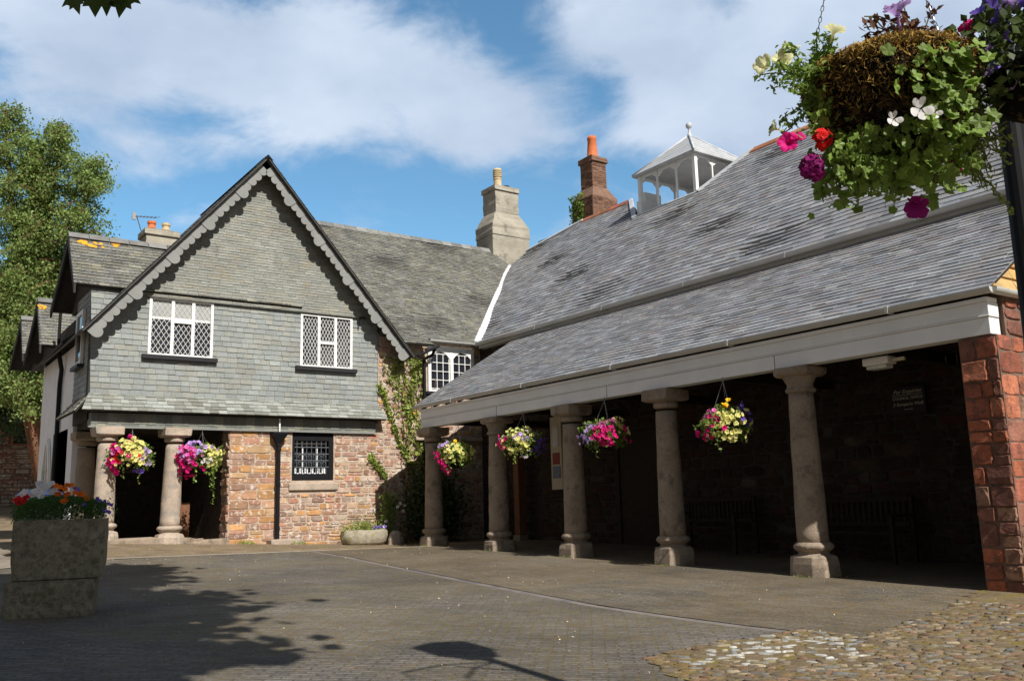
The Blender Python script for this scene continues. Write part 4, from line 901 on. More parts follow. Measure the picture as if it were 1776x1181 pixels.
# ---- wing to the right with white arched casement window
mb = MB(); lO = Vector((0, 19.45, 4.13)); lB = Vector((0, math.cos(P42), math.sin(P42)))
def lb(v): return (v-19.45)/math.cos(P42)
RBl = lb(24.0)
lp_ = [(10.0, 0), (12.80, 0), (16.6, lb(23.25)), (16.35, RBl), (10.0, RBl)]; lp2 = [(8.9, lb(20.3)), (10.0, lb(20.3)), (10.0, RBl), (8.9, RBl)]
slates(mb, lO, X_, lB, [lp_, lp2], .105, .2, .018, PAL_OLD, 71, wob=.02, hue=.16, jit=.01)
slates(mb, lO+Vector((0, -.25, -.2)), X_, lB, [[(10.5, 0), (11.35, 0), (10.9, 1.2), (10.5, 1.2)]], .105, .2, .03, PAL_OLD, 72)
mb.build('wing_roof', M_slate_old, gh)
mb = MB(); slab(mb, lO, X_, lB, lp_, .05); slab(mb, lO, X_, lB, lp2, .05); slab(mb, lO+Vector((0, -.25, -.2)), X_, lB, [(10.5, 0), (11.35, 0), (10.9, 1.2), (10.5, 1.2)], .03); mb.prism([(8.9, 24, 8.18), (16.4, 24, 8.18), (16.4, 28.3, 4.1), (8.9, 28.3, 4.1)], (0, -.02, -.06)); mb.box(9.7, 16, 28.0, 28.3, -1, 4.1); mb.build('roof_deck', M_dark_edge, gh)
mb = MB(); r = random.Random(12); u = 8.9
while u < 16.3: k = r.uniform(.7, 1.3); mb.prism([(u, 23.85, 8.13), (u, 24, 8.30), (u, 24.15, 8.13)], (.36, 0, 0), (k, k, k)); u += .37
mb.build('wing_ridge_tiles', M_ridge_grey, gh)
mb = MB(); gutter(mb, (11.3, 19.38, 4.1), (12.82, 19.38, 4.1), (0, 1, 0), .06); mb.build('wing_gutter', M_gutter, gh)
mb = MB(); pA, pB = Vector((12.80, 19.45, 4.16)), lO+X_*16.6+lB*lb(23.25)
dd = (pB-pA).normalized(); sd = Vector((1, -1, 0)).normalized()*.1
mb.prism([pA-sd, pA+sd, pB+sd, pB-sd], (0, 0, .06)); mb.build('valley_flashing', mat('bright lead valley', (.68, .7, .73), .4, False, .1, 5), gh)
# white arched window
u0, u1, z0, z1 = 11.37, 12.73, 2.88, 3.98; y = FV
def light_frame(mb, a, b, fill):
    # head spandrel: Tudor arch
    n = 8; hz = z1-.06; pts = []
    for k in range(n+1):
        t = k/n; x = a+(b-a)*t; s_ = abs(2*t-1); pts.append((x, hz-.05-.17*s_**2.2-.04*s_))
    for p, q in zip(pts[:-1], pts[1:]): mb.prism([(p[0], y-.03, p[1]), (q[0], y-.03, q[1]), (q[0], y-.03, z1), (p[0], y-.03, z1)], (0, .06, 0))
    return pts
mb = MB(); mid = (u0+u1)/2; fw = .06
for (a, b) in ((u0, u0+fw), (mid-.035, mid+.035), (u1-fw, u1)): mb.box(a, b, y-.035, y+.05, z0, z1)
mb.box(u0, u1, y-.034, y+.05, z0-.05, z0); A1 = light_frame(mb, u0+fw, mid-.035, 0); A2 = light_frame(mb, mid+.035, u1-fw, 0)
f = mb.build('arched_window', M_white, gh)
mb = MB()
for (a, b) in ((u0+fw, mid-.035), (mid+.035, u1-fw)):
    w_ = b-a
    for k in range(4):
        x = a+w_*(.04+.92*k/3); e = .012 if k in (0, 3) else .008; mb.box(x-e, x+e, y-.012, y+.01, z0, z1-.18-(.1 if k in (0, 3) else 0))
    for k in range(5): z = z0+.03+(z1-z0-.22)*k/4; mb.box(a, b, y-.0135, y+.0115, z-.008, z+.008)
g = mb.build('glazing_bar', M_white, f); g.matrix_parent_inverse = Matrix()
mb = MB(); mb.face([(u0, y+.02, z0), (u1, y+.02, z0), (u1, y+.02, z1), (u0, y+.02, z1)]); g = mb.build('pane', M_glass, f); g.matrix_parent_inverse = Matrix()
mb = MB(); mb.box(u0-.06, u1+.02, FV-.07, FV+.05, z0-.11, z0-.053); g = mb.build('sill', M_blackwood, f); g.matrix_parent_inverse = Matrix()
mb = MB(); mb.tube([(10.85, FV-.42, 3.62), (11.5, FV-.34, 3.93)], .035, 8); mb.tube([(11.42, FV-.3, 3.9), (11.4, FV-.2, 3.72), (11.22, FV-.09, 3.62), (11.22, FV-.09, 3.4), (11.22, FV-.09, -.8)], .042, 10)
mb.build('wing_downpipe', M_black, gh)
mb = MB(); mb.box(10.95, 12.9, FV-.14, FV+.0, 1.60, 1.70); mb.build('stone_ledge', M_granite, gh, bevel=.02)
# side (west) wall of the slate-hung storey
mb = MB(); slates(mb, (3.58, 0, 0), A, Z_, [[(-21.25, 2.4), (-19.62, 2.4), (-19.62, 4.6), (-21.25, 4.6)]], .115, .21, .016, PAL_WALL, 55)
sB = Vector((.3, 0, .36)).normalized()
slates(mb, (3.30, 0, 2.04), A, sB, [[(-21.4, 0), (-19.35, 0), (-19.6, .47), (-21.4, .47)]], .1, .2, .02, [(.8, .75, .65), (.95, .9, .8)], 56)
mb.build('side_slate_wall', M_slate_wall, gh)
mb = MB(); mb.box(3.6, 3.8, FV+.21, 21.3, 1.9, 4.6); mb.prism([(3.32, 19.38, 2.03), (3.32, 21.4, 2.03), (3.58, 21.4, 2.36), (3.58, 19.6, 2.36)], (.01, 0, -.02)); mb.build('side_backing', M_dark_edge, gh)
mb = MB(); mb.box(3.5, 3.56, 20.25, 20.33, 3.1, 4.25); mb.box(3.5, 3.56, 20.85, 20.93, 3.1, 4.25); mb.box(3.502, 3.56, 20.33, 20.85, 4.17, 4.25); mb.box(3.502, 3.56, 20.33, 20.85, 3.1, 3.18)
f = mb.build('side_window', M_white, gh)
mb = MB(); mb.box(3.53, 3.55, 20.33, 20.85, 3.18, 4.17); g = mb.build('pane', M_glass, f); g.matrix_parent_inverse = Matrix()
mb = MB(); mb.box(3.44, 3.57, 20.2, 21.0, 3.02, 3.095); g = mb.build('sill', M_blackwood, f); g.matrix_parent_inverse = Matrix()
# ================================================================= REAR HOUSE: three small slate roofs, white wall
rh = empty('rendered_house', (4.5, 24, -.8), 0, 'white rendered rear house with three stepped slate roofs beside the gabled house', 'house')
def crossroof(ul, ur, ve, ze, vr, zr, seed, name='roof'):
    d = Vector((0, vr-ve, zr-ze)); L_ = d.length; Bn = d.normalized(); Oo = Vector((0, ve, ze))
    mb = MB(); slates(mb, Oo, X_, Bn, [[(ul, 0), (ur, 0), (ur, L_), (ul+.08, L_)]], .125, .22, .02, PAL_OLD, seed, hue=.15, wob=.01)
    m0 = mb.build(name, M_slate_old, rh)
    mb = MB(); slab(mb, Oo, X_, Bn, [(ul+.01, .01), (ur, .01), (ur, L_), (ul+.08, L_)], .07)
    mb.prism([(ul+.05, vr, zr), (ur, vr, zr), (ur, 2*vr-ve, ze), (ul+.02, 2*vr-ve, ze)], (0, -.0, -.08))
    for t in (0.0,):   # verge boards
        mb.prism([(ul+.0, ve-.02, ze-.2), (ul+.06, vr, zr-.22), (ul+.06, vr, zr-.01), (ul+.0, ve-.02, ze-.01)], (.04, 0, 0))
        mb.prism([(ul+.0, 2*vr-ve+.02, ze-.2), (ul+.06, vr, zr-.22), (ul+.06, vr, zr-.01), (ul+.0, 2*vr-ve+.02, ze-.01)], (.04, 0, 0))
    g = mb.build('roof_deck', M_dark_edge, m0); g.matrix_parent_inverse = Matrix()
    mb = MB(); u = ul+.06; r = random.Random(seed)
    while u < ur: k = r.uniform(.6, 1.2); mb.prism([(u, vr-.14, zr-.05), (u, vr, zr+.09), (u, vr+.14, zr-.05)], (.4, 0, 0), (k, k, k)); u += .41
    g = mb.build('ridge_tiles', M_ridge_grey, m0); g.matrix_parent_inverse = Matrix()
    return m0
crossroof(3.17, 8.0, 19.48, 4.6, 20.85, 5.95, 81); crossroof(3.2, 4.4, 23.7, 4.02, 25.0, 5.35, 82); crossroof(3.25, 4.6, 27.0, 4.3, 28.3, 5.5, 83)
M_lich = mat('orange lichen', (.75, .33, .02), .95, False, .3, 30)
mb = MB(); r = random.Random(2)
for (a, b, y0, z0, y1, z1, n, sp) in ((3.4, 3.9, 19.48, 4.6, 20.85, 5.95, 16, .8), (3.28, 3.42, 23.7, 4.02, 25.0, 5.35, 5, .8), (4.05, 4.3, 19.48, 4.6, 20.85, 5.95, 3, .86)):
    for _ in range(n):
        t = sp+r.uniform(0, .1); c = Vector((r.uniform(a, b), y0+(y1-y0)*t, z0+(z1-z0)*t))+Vector((0, -.7, .7))*.022; q = r.uniform(.03, .07)
        mb.face([c+Vector((math.cos(k*.785)*q*r.uniform(.7, 1.2), math.sin(k*.785)*q*.7, math.sin(k*.785)*q*.7)) for k in range(8)])
mb.build('lichen_patch', M_lich, rh)
mb = MB(); mb.box(3.62, 3.9, 21.3, 25.7, -1.2, 3.75); mb.build('white_wall', M_render, rh)
mb = MB(); mb.box(3.66, 8, 25.72, 26.0, -1.2, 4); mb.box(3.62, 8, 21.28, 23.6, 3.7, 4.3); mb.prism([(3.6, 19.7, 4.45), (3.6, 20.85, 5.7), (3.6, 22.1, 4.45)], (4, 0, 0)); mb.prism([(3.6, 23.9, 3.9), (3.6, 25.0, 5.1), (3.6, 26.2, 3.9)], (1, 0, 0)); mb.prism([(3.8, 27.2, 4.2), (3.8, 28.3, 5.3), (3.8, 29.4, 4.2)], (1, 0, 0)); pass
mb.build('gable_wall', M_dark_in, rh)
mb = MB(); mb.box(3.95, 4.8, 27.1, 28.1, -1, 4.2); mb.build('far_wall', M_render, rh)
mb = MB(); mb.prism([(3.3, 21.3, 3.72), (3.3, 25.7, 3.65), (3.65, 25.7, 3.95), (3.65, 21.3, 4.0)], (.02, 0, -.06)); mb.build('eaves', M_dark_edge, rh)
mb = MB(); mb.tube([(3.45, 22.6, 3.7), (3.55, 22.7, 3.3), (3.56, 22.9, 3.0), (3.56, 22.9, -.8)], .05, 8); mb.tube([(3.5, 23.0, 4.9), (3.5, 23.0, 3.7)], .035, 6); mb.build('downpipe', M_black, rh)
mb = MB()   # gothic window surround
def gothic(mb, v0, v1, z0, zs, zt, x, w, n=8, dx=.06):
    pts_o = []; c = (v0+v1)/2
    for k in range(n+1):
        t = k/n; pts_o.append((v0+(c-v0)*(t**1.0)*1.0, zs+(zt-zs)*math.sin(t*math.pi/2)))
    L1 = [(v0, z0)]+pts_o+[(v1-(p[0]-v0), p[1]) for p in pts_o[::-1][1:]]+[(v1, z0)]
    cz = (z0+zs)/2
    for a, b in zip(L1[:-1], L1[1:]):
        def inn(p): return (c+(p[0]-c)*(1-w/(v1-v0)*2), p[1]-(w if p[1] > zs+.02 else 0))
        mb.prism([(x, a[0], a[1]), (x, b[0], b[1]), (x, *inn(b)), (x, *inn(a))], (dx, 0, 0))
    return L1
gothic(mb, 23.75, 24.75, -.2, 1.1, 1.85, 3.55, .1)
f = mb.build('gothic_window', M_white, rh)
mb = MB(); mb.face([(3.6, 23.75, -.2), (3.6, 24.75, -.2), (3.6, 24.75, 1.1), (3.6, 24.25, 1.8), (3.6, 23.75, 1.1)]); g = mb.build('pane', M_glass, f); g.matrix_parent_inverse = Matrix()
mb = MB(); mb.box(3.56, 3.59, 24.22, 24.28, -.2, 1.75); mb.box(3.562, 3.588, 23.8, 24.7, .6, .66); g = mb.build('mullion', M_white, f); g.matrix_parent_inverse = Matrix()
mb = MB(); r = random.Random(6); jbox(mb, 4.86, 5.56, 21.0, 21.6, 5.6, 6.28, r, .006); jbox(mb, 4.82, 5.60, 20.96, 21.64, 6.28, 6.42, r, .006)
ch = mb.build('chimney', M_chim, rh, bevel=.012)
for x, m in ((5.04, M_pot_orange), (5.36, M_pot_buff)):
    mb = MB(); mb.lathe([(.09, 6.41), (.085, 6.5), (.095, 6.51), (.085, 6.54), (.08, 6.6), (.1, 6.62), (.1, 6.67), (.08, 6.68)], (x, 21.3), 14); g = mb.build('chimney_pot', m, ch, smooth=False); g.matrix_parent_inverse = Matrix()
mb = MB(); p = Vector((4.82, 21.2, 6.3)); mb.tube([p, p+Vector((-.14, 0, .42))], .012, 5); a = p+Vector((-.2, -.1, .38)); b = p+Vector((.35, .2, .52)); mb.tube([a, b], .008, 5)
for k in range(7): c = a+(b-a)*(k/6); mb.tube([c+Vector((.05, -.09, 0)), c-Vector((.05, -.09, 0))], .005, 4)
mb.box(a.x-.06, a.x+.02, a.y-.02, a.y+.02, a.z-.08, a.z+.08)
g = mb.build('tv_aerial', M_wire, ch); g.matrix_parent_inverse = Matrix()
# ================================================================= background stone house on the street
sh_ = empty('stone_house', (1.5, 46, .3), 0, 'dark rubble stone house with brown window at the end of the street', 'house')
yb = 44.0; gb = gz(1, yb)
mb = MB(); mb.box(-6, 14, yb+.03, yb+6, gb-1, 4.1); mb.build('wall_core', M_mortar_dark, sh_)
wl = onv(22, 733, yb); wr = onv(74, 770, yb)
WH = (wl.x-.05, wr.x+1.0, wr.z, wl.z)
mb = MB(); rubble(mb, (0, yb+.03, 0), X_, Z_, (-4.0, 7.0, gb-.3, 4.0), [tuple(c*.7 for c in p) for p in PAL_STONE]+[(.3, .27, .22)], 91, (.1, .24), (.25, .8), (.02, .06), holes=(WH,)); mb.build('rubble_wall', M_rubble, sh_)
mb = MB(); a, b, c, d = WH
for (x0, x1, z0, z1) in ((a, a+.12, c, d), (b-.12, b, c, d), (a+.12, b-.12, d-.12, d), (a-.1, b+.1, c-.1, c), (a+(b-a)*.42, a+(b-a)*.42+.1, c, d-.12)): mb.box(x0, x1, yb-.06, yb+.04, z0, z1)
f = mb.build('window', M_wood_brown, sh_)
mb = MB(); mb.face([(a, yb+.02, c), (b, yb+.02, c), (b, yb+.02, d), (a, yb+.02, d)]); g = mb.build('pane', M_glass, f); g.matrix_parent_inverse = Matrix()
mb = MB(); slates(mb, (0, yb-.4, 4.0), X_, (0, .75, .66), [[(-6, 0), (14, 0), (14, 5.5), (-6, 5.5)]], .25, .35, .03, PAL_OLD, 92); mb.build('roof', M_slate_old, sh_)
mb = MB(); slab(mb, Vector((0, yb-.4, 4.0)), X_, Vector((0, .75, .66)).normalized(), [(-6, 0), (14, 0), (14, 5.5), (-6, 5.5)], .1); mb.build('roof_deck', M_dark_edge, sh_)
# ================================================================= PLANTS
rs = np.random.default_rng(11)
def bloom(mb, c, n, r, seed, petals=5, cup=.35, col=(1, 1, 1)):
    """five-lobed trumpet/saucer flower at c facing n"""
    rr = random.Random(seed); n = Vector(n).normalized(); a = n.orthogonal().normalized(); b = n.cross(a); c = Vector(c); K = petals*2
    ring = []
    t0 = rr.uniform(0, 6)
    for k in range(K):
        t = t0+2*math.pi*k/K; q = r*(1.0 if k % 2 == 0 else .78)*rr.uniform(.9, 1.1); ring.append(c+(a*math.cos(t)+b*math.sin(t))*q+n*(cup*r+rr.uniform(-.1, .1)*r))
    ring2 = [c+(p-c-n*cup*r)*.45+n*cup*r*.55 for p in ring]
    base = c-n*r*.35
    k_ = rr.uniform(.75, 1.2); cc = tuple(x*k_ for x in col)
    mb.mesh(ring+ring2+[base], [(i, (i+1) % K, (i+1) % K+K, i+K) for i in range(K)]+[(K+i, K+(i+1) % K, 2*K) for i in range(K)], cc)
def basket(name, c, R, label, group, seed, cols, top=None, nl=900, leaf=.055, hook=None, trail=(), bl=.032, nb=60, lm=None):
    """hanging basket centred on c; cols = [(part name, material, azimuth degrees from -u axis, spread, z range, share)]"""
    c = Vector(c); t = empty(name, c, 0, label, 'hanging basket', group); r = random.Random(seed); g = np.random.default_rng(seed)
    mb = MB(); n = 16; prof = []
    for k in range(7):
        a = math.pi/2*k/6; prof.append((R*.62*math.cos(a)+.003, c.z-.05-R*.55*math.sin(a)))
    mb.lathe(prof[::-1]+[(R*.5, c.z-.02), (.02, c.z-.02)], (c.x, c.y), n, jit=.05); mb.build('moss_bowl', M_moss, t, smooth=True)
    # foliage: shell of leaves plus sprays
    P = []
    for _ in range(nl):
        a = r.uniform(0, 2*math.pi); e = r.uniform(-.9, 1.3); q = R*r.uniform(.6, 1.02)*(1+.15*math.sin(3*a+seed)); P.append((c.x+q*math.cos(e)*math.cos(a), c.y+q*math.cos(e)*math.sin(a), c.z+q*math.sin(e)*.75))
    for k in range(9):
        a = r.uniform(0, 2*math.pi); L_ = R*r.uniform(1.0, 1.35); e = r.uniform(.0, .9)
        for j in range(14): s = L_*(.6+.4*j/14); P.append((c.x+s*math.cos(e)*math.cos(a)+r.gauss(0, .015), c.y+s*math.cos(e)*math.sin(a)+r.gauss(0, .015), c.z+s*math.sin(e)*.8+r.gauss(0, .015)))
    for (a, l) in trail:
        for j in range(int(l/.022)): f = j*.022; P.append((c.x+R*.8*math.cos(a)+r.gauss(0, .02), c.y+R*.8*math.sin(a)+r.gauss(0, .02), c.z-.1-f))
    np_leaves('foliage', P, leaf, lm or M_leaf, t, None, seed, .7)
    for (pn, m, az, sp, e0, e1, share) in cols:
        mb = MB()
        for k in range(int(nb*share)):
            a = math.pi+math.radians(az+54.5+r.gauss(0, sp)); e = r.uniform(e0, e1); d = Vector((math.cos(e)*math.cos(a), math.cos(e)*math.sin(a), math.sin(e)*.8))
            p = c+d*R*(r.uniform(.82, 1.14)*(1+.14*math.sin(2.3*a+seed)+.08*math.sin(5*e+seed))); n_ = d+Vector((r.gauss(0, .3), r.gauss(0, .3)-.2, r.gauss(0, .3)))
            bloom(mb, p, n_, bl*r.uniform(.75, 1.15), r.random(), col=(1, 1, 1.0001))
        if mb.f: mb.build(pn, m, t)
    if hook:
        mb = MB(); hk = Vector(hook)
        for k in range(3): a = 2.1*k+.4; mb.tube([c+Vector((R*.6*math.cos(a), R*.6*math.sin(a), 0)), hk-Vector((0, 0, .04))], .004 if R < .4 else .003, 4)
        mb.tube([hk-Vector((0, 0, .05)), hk+Vector((0, 0, .02))], .006, 5); mb.build('hanger_wires', M_wire, t)
    return t
# azimuth 0 = towards -u (out to the yard), +90 = towards -v (the sun), as seen from the camera: left of frame is about -50
Y_, MG, PU, PK, RD, WT, LI = 'yellow_blossom', 'magenta_blossom', 'purple_blossom', 'pink_blossom', 'red_blossom', 'white_blossom', 'lilac_blossom'
G1 = 'flower baskets hung along the arcade beam'
def arcb(px, py, u, lab, seed, cols, R=.36, trail=((3.6, .3),), nb=100):
    p = onu(px, py, u); return basket('hanging_basket', p, R, lab, G1, seed, cols, hook=(p.x+.05, p.y, ZB-.01), trail=trail, nb=nb, bl=.04)
arcb(792, 790, 9.92, 'basket between first and second arcade columns, magenta left, pale yellow right', 101, [(MG, P_mag, -62, 13, -1.2, .2, .45), (Y_, P_yel, 20, 34, -.5, .9, .75), (LI, P_lil, -45, 12, .4, .9, .12), ('gold_blossom', P_gold, 0, 10, 1.1, 1.4, .05)], R=.38)
arcb(905, 770, 9.92, 'basket between second and third arcade columns, yellow with lilac and purple', 102, [(Y_, P_yel, -15, 34, -.7, 1.1, .7), (LI, P_lil, -5, 22, .2, .9, .25), (PU, P_pur, 62, 18, -.6, .3, .28), (MG, P_mag, -62, 10, -.3, .5, .18), (WT, P_whi, 5, 15, -1.1, -.8, .06)], R=.38)
arcb(1047, 755, 9.92, 'basket between third and fourth arcade columns, bright magenta with lilac', 103, [(MG, P_mag, -5, 24, -.7, .6, .7), (PU, P_lil, -58, 14, -.5, .8, .25), (PK, P_pink, 0, 18, .5, .9, .15), (Y_, P_yel, 55, 16, 0, .9, .2)], R=.37)
arcb(1255, 738, 9.9, 'basket between fourth and fifth arcade columns, mostly yellow, pink at left', 104, [(Y_, P_yel, 0, 22, -.8, .6, .6), (MG, P_mag, -52, 16, -.7, .5, .25), (PK, P_pink, -50, 14, .2, .8, .2), (PU, P_pur, 60, 16, -.3, .9, .3), ('gold_blossom', P_gold, 0, 12, 1.0, 1.35, .07)], R=.36)
G2 = 'flower baskets hung in the loggia'
def logb(px, py, lab, seed, cols, trail=()):
    p = onv(px, py, 19.45); return basket('hanging_basket', p, .46, lab, G2, seed, cols, hook=(p.x, p.y+.02, 1.72), trail=trail, nb=150, nl=1100, bl=.048)
logb(228, 794, 'basket between the two front loggia columns, magenta left and yellow right', 105, [(MG, P_mag, -45, 24, -.8, .7, .62), (Y_, P_yel, 32, 24, -.35, 1.0, .62), (RD, P_red, -5, 25, -.3, .3, .08), (LI, P_lil, 66, 12, -.4, .6, .12), (PU, P_pur, 48, 8, -1.0, -.7, .06), (PK, P_pink, -15, 12, .1, .5, .07), ('top_blossom', P_mag, 0, 10, 1.25, 1.45, .04)], ((-2.2, .35), (-1.4, .45)))
logb(350, 797, 'basket between loggia column and stone wall, magenta and violet, trailing leaves', 106, [(MG, P_mag, -40, 26, -1.1, .8, .5), (LI, P_lil, 0, 34, .1, 1.1, .28), (Y_, P_yel, 58, 16, -.5, .9, .3), (WT, P_whi, 48, 9, -.25, .05, .12), (PK, P_pink, -10, 16, -.2, .5, .15)], ((-1.15, .85), (-1.3, .5), (-2.2, .4)))
# ivy on the wall
P = []; r = random.Random(31)
for _ in range(7000):
    z = r.uniform(-.2, 3.62); u = r.uniform(10.1, 11.25)
    cen = 10.85+.15*math.sin(z*1.7); w = .12+.30*max(0, (z-.4)/3.2); wv = .5+.5*math.sin(u*19+z*3.1)*math.sin(z*5+u*7)
    d = abs(u-cen-.1)/(w+.15)
    if z > 3.0: d *= .55
    if r.random() < math.exp(-d*d*2.2)*(.1+.8*wv)*(1 if z > .9 else .3): P.append((u, FV-.02-abs(r.gauss(0, .035)), z))
for _ in range(500): s = r.random(); P.append((10.0+s*.9+r.gauss(0, .03), FV-.02-abs(r.gauss(0, .02)), 2.9-2.1*s+.4*math.sin(s*9)*.2+r.gauss(0, .05)))
for _ in range(260): s = r.random(); P.append((9.75+s*.45+r.gauss(0, .03), FV-.03, 1.2-s*.5+r.gauss(0, .05)))
iv = empty('ivy', (10.9, FV, -.7), 0, 'yellow-green ivy climbing the stone wall between the gabled house and the arched window', 'ivy')
np_leaves('foliage', P, .075, M_ivy, iv, None, 32, .85)
mb = MB()
for k in range(7):
    pts = []; u = 10.7+.08*k; z = -.75
    for j in range(14): pts.append((u, FV-.015, z)); u += r.uniform(-.07, .08); z += .3
    mb.tube(pts, .008, 4)
mb.build('stem', M_bark, iv)
# bush in the shade left of the arcade, small rose
P = []
for _ in range(5200):
    a = np.array([r.gauss(0, .36), r.gauss(0, .2), r.gauss(0, .45)]); 
    p = np.array([11.25, 19.2, -.05])+a
    if p[2] > gz(p[0], p[1]) and p[1] < 19.55: P.append(p)
bs = empty('wall_shrub', (11.0, 19.0, -.8), 0, 'dark green shrub in shadow against the wall left of the first arcade column', 'shrub')
np_leaves('foliage', P, .09, mat('shade-darkened shrub leaf', (.05, .08, .022), .6, True, .3, 8, trans=.15), bs, None, 33, .6); mb = MB()  # leaf colour darkened to deepen the shadow over the shrub
for k in range(6): mb.tube([(11+r.uniform(-.1, .1), 19.1, -.8), (11+r.uniform(-.5, .5), 19.1, .2)], .015, 5)
mb.build('stem', M_bark, bs)
rb = empty('rose_bush', (10.0, 19.3, -.8), 0, 'straggly rose bush with a few pale flowers behind the stone trough', 'rose bush')
P = []; mb = MB()
for k in range(9):
    x, z = 9.9+r.uniform(-.1, .3), -.75; pts = [(x, 19.35, z)]
    for j in range(6): x += r.uniform(-.1, .12); z += .17; pts.append((x, 19.35+r.uniform(-.05, .05), z)); P += [(x+r.gauss(0, .07), 19.33+r.gauss(0, .05), z+r.gauss(0, .06)) for _ in range(14)]
    mb.tube(pts, .007, 4)
mb.build('stem', M_bark, rb); np_leaves('foliage', P, .06, M_leaf, rb, None, 34, .7)
mb = MB()
for (x, z) in ((10.28, .02), (10.42, -.08), (10.47, .06), (9.95, -.42), (9.98, -.3), (10.35, .1)): bloom(mb, (x, 19.2, z), (-.4, -1, .2), .045, x, col=(1, 1, 1.0001))
mb.build('rose_bloom', P_whi, rb)
# stone trough with plants, boulder
tr = empty('stone_trough', (9.35, 19.1, -.78), 0, 'low rounded stone trough planted with herbs at the foot of the wall', 'trough')
tb = gz(9.3, 18.9)-.01
mb = MB(); n = 22; vs = []
for (f, z, q) in ((.86, 0, .9), (1.0, .06, 1), (1.06, .2, 1), (1.02, .3, 1), (.95, .33, 1), (.82, .3, .8), (.76, .22, .7)):
    for k in range(n):
        t = 2*math.pi*k/n; ct, st = math.cos(t), math.sin(t); pw = .75
        x = 9.32+.52*f*abs(ct)**pw*math.copysign(1, ct)+r.uniform(-.012, .012); y = 18.98+.3*f*abs(st)**pw*math.copysign(1, st)+r.uniform(-.012, .012); vs.append((x, y, tb+z+r.uniform(-.012, .012)))
mb.mesh(vs, [(i*n+k, i*n+(k+1) % n, (i+1)*n+(k+1) % n, (i+1)*n+k) for i in range(6) for k in range(n)]+[tuple(range(n-1, -1, -1)), tuple(range(6*n, 7*n))])
mb.build('trough_body', mat('mossy trough stone', (.33, .29, .22), .9, False, .3, 6, [((.22, .2, .06), 5, .54, .1, .7), ((.5, .47, .4), 8, .6, .06, .5)], .8, 25, fine=.2), tr, smooth=True)
tp = empty('trough_herbs', (9.3, 19, tb+.25), 0, 'bright green herbs and small violet flowers growing in the stone trough', 'plants')
P = [(9.32+x, 18.98+y, tb+.3+abs(z)) for x, y, z in zip(rs.normal(0, .2, 900), rs.normal(0, .1, 900), rs.normal(0, .12, 900)) if abs(x) < .42]+[(8.85+rs.normal(0, .06), 18.9, tb+.3+rs.normal(0, .07)) for _ in range(160)]
np_leaves('foliage', P, .06, M_ivy, tp, None, 35, .35, up=1.5); mb = MB()
for k in range(22): bloom(mb, (9.6+r.uniform(-.15, .15), 18.75+r.uniform(-.03, .05), tb+.36+r.uniform(-.02, .04)), (0, -1, .6), .022, k, col=(1, 1, 1.0001))
mb.build('violet_blossom', P_pur, tp)
mb = MB(); n = 9; vs = []
for (f, z) in ((1, -.05), (1.02, .1), (.8, .24), (.4, .3)):
    for k in range(n): t = 2*math.pi*k/n; vs.append((10.1+.19*f*math.cos(t)*r.uniform(.88, 1.1), 18.95+.15*f*math.sin(t)*r.uniform(.88, 1.1), gz(10.1, 19)+z))
mb.mesh(vs, [(i*n+k, i*n+(k+1) % n, (i+1)*n+(k+1) % n, (i+1)*n+k) for i in range(3) for k in range(n)]+[tuple(range(3*n, 4*n))])
o = mb.build('boulder', M_granite, None, smooth=False, bevel=.02); tag(o, 'grey boulder to the right of the planted stone trough', 'boulder')
# weeds along the wall foot
P = []
for _ in range(2600):
    u = r.uniform(6.6, 12.5); v = 19.45-abs(r.gauss(0, .18)); 
    if math.sin(u*5)+math.sin(u*11.3) > .3: P.append((u, v, gz(u, v)+abs(r.gauss(0, .03))))
for _ in range(500): u = r.uniform(10.3, 13); v = r.gauss(4.95, .08) ; P.append((u, v-.25, gz(u, v)+abs(r.gauss(0, .04))))
for v0 in (7.64, 10.17, 12.5, 14.84, 17.32):
    for _ in range(60): a = r.uniform(0, 6.28); P.append((10.16+.3*math.cos(a), v0+.3*math.sin(a), gz(10, v0)+abs(r.gauss(0, .012))))
o = np_leaves('wall_foot_weeds', P, .045, M_ivy, None, None, 36, .4, up=1.2); tag(o, 'low weeds and moss growing along the wall feet', 'weeds', kind='stuff')
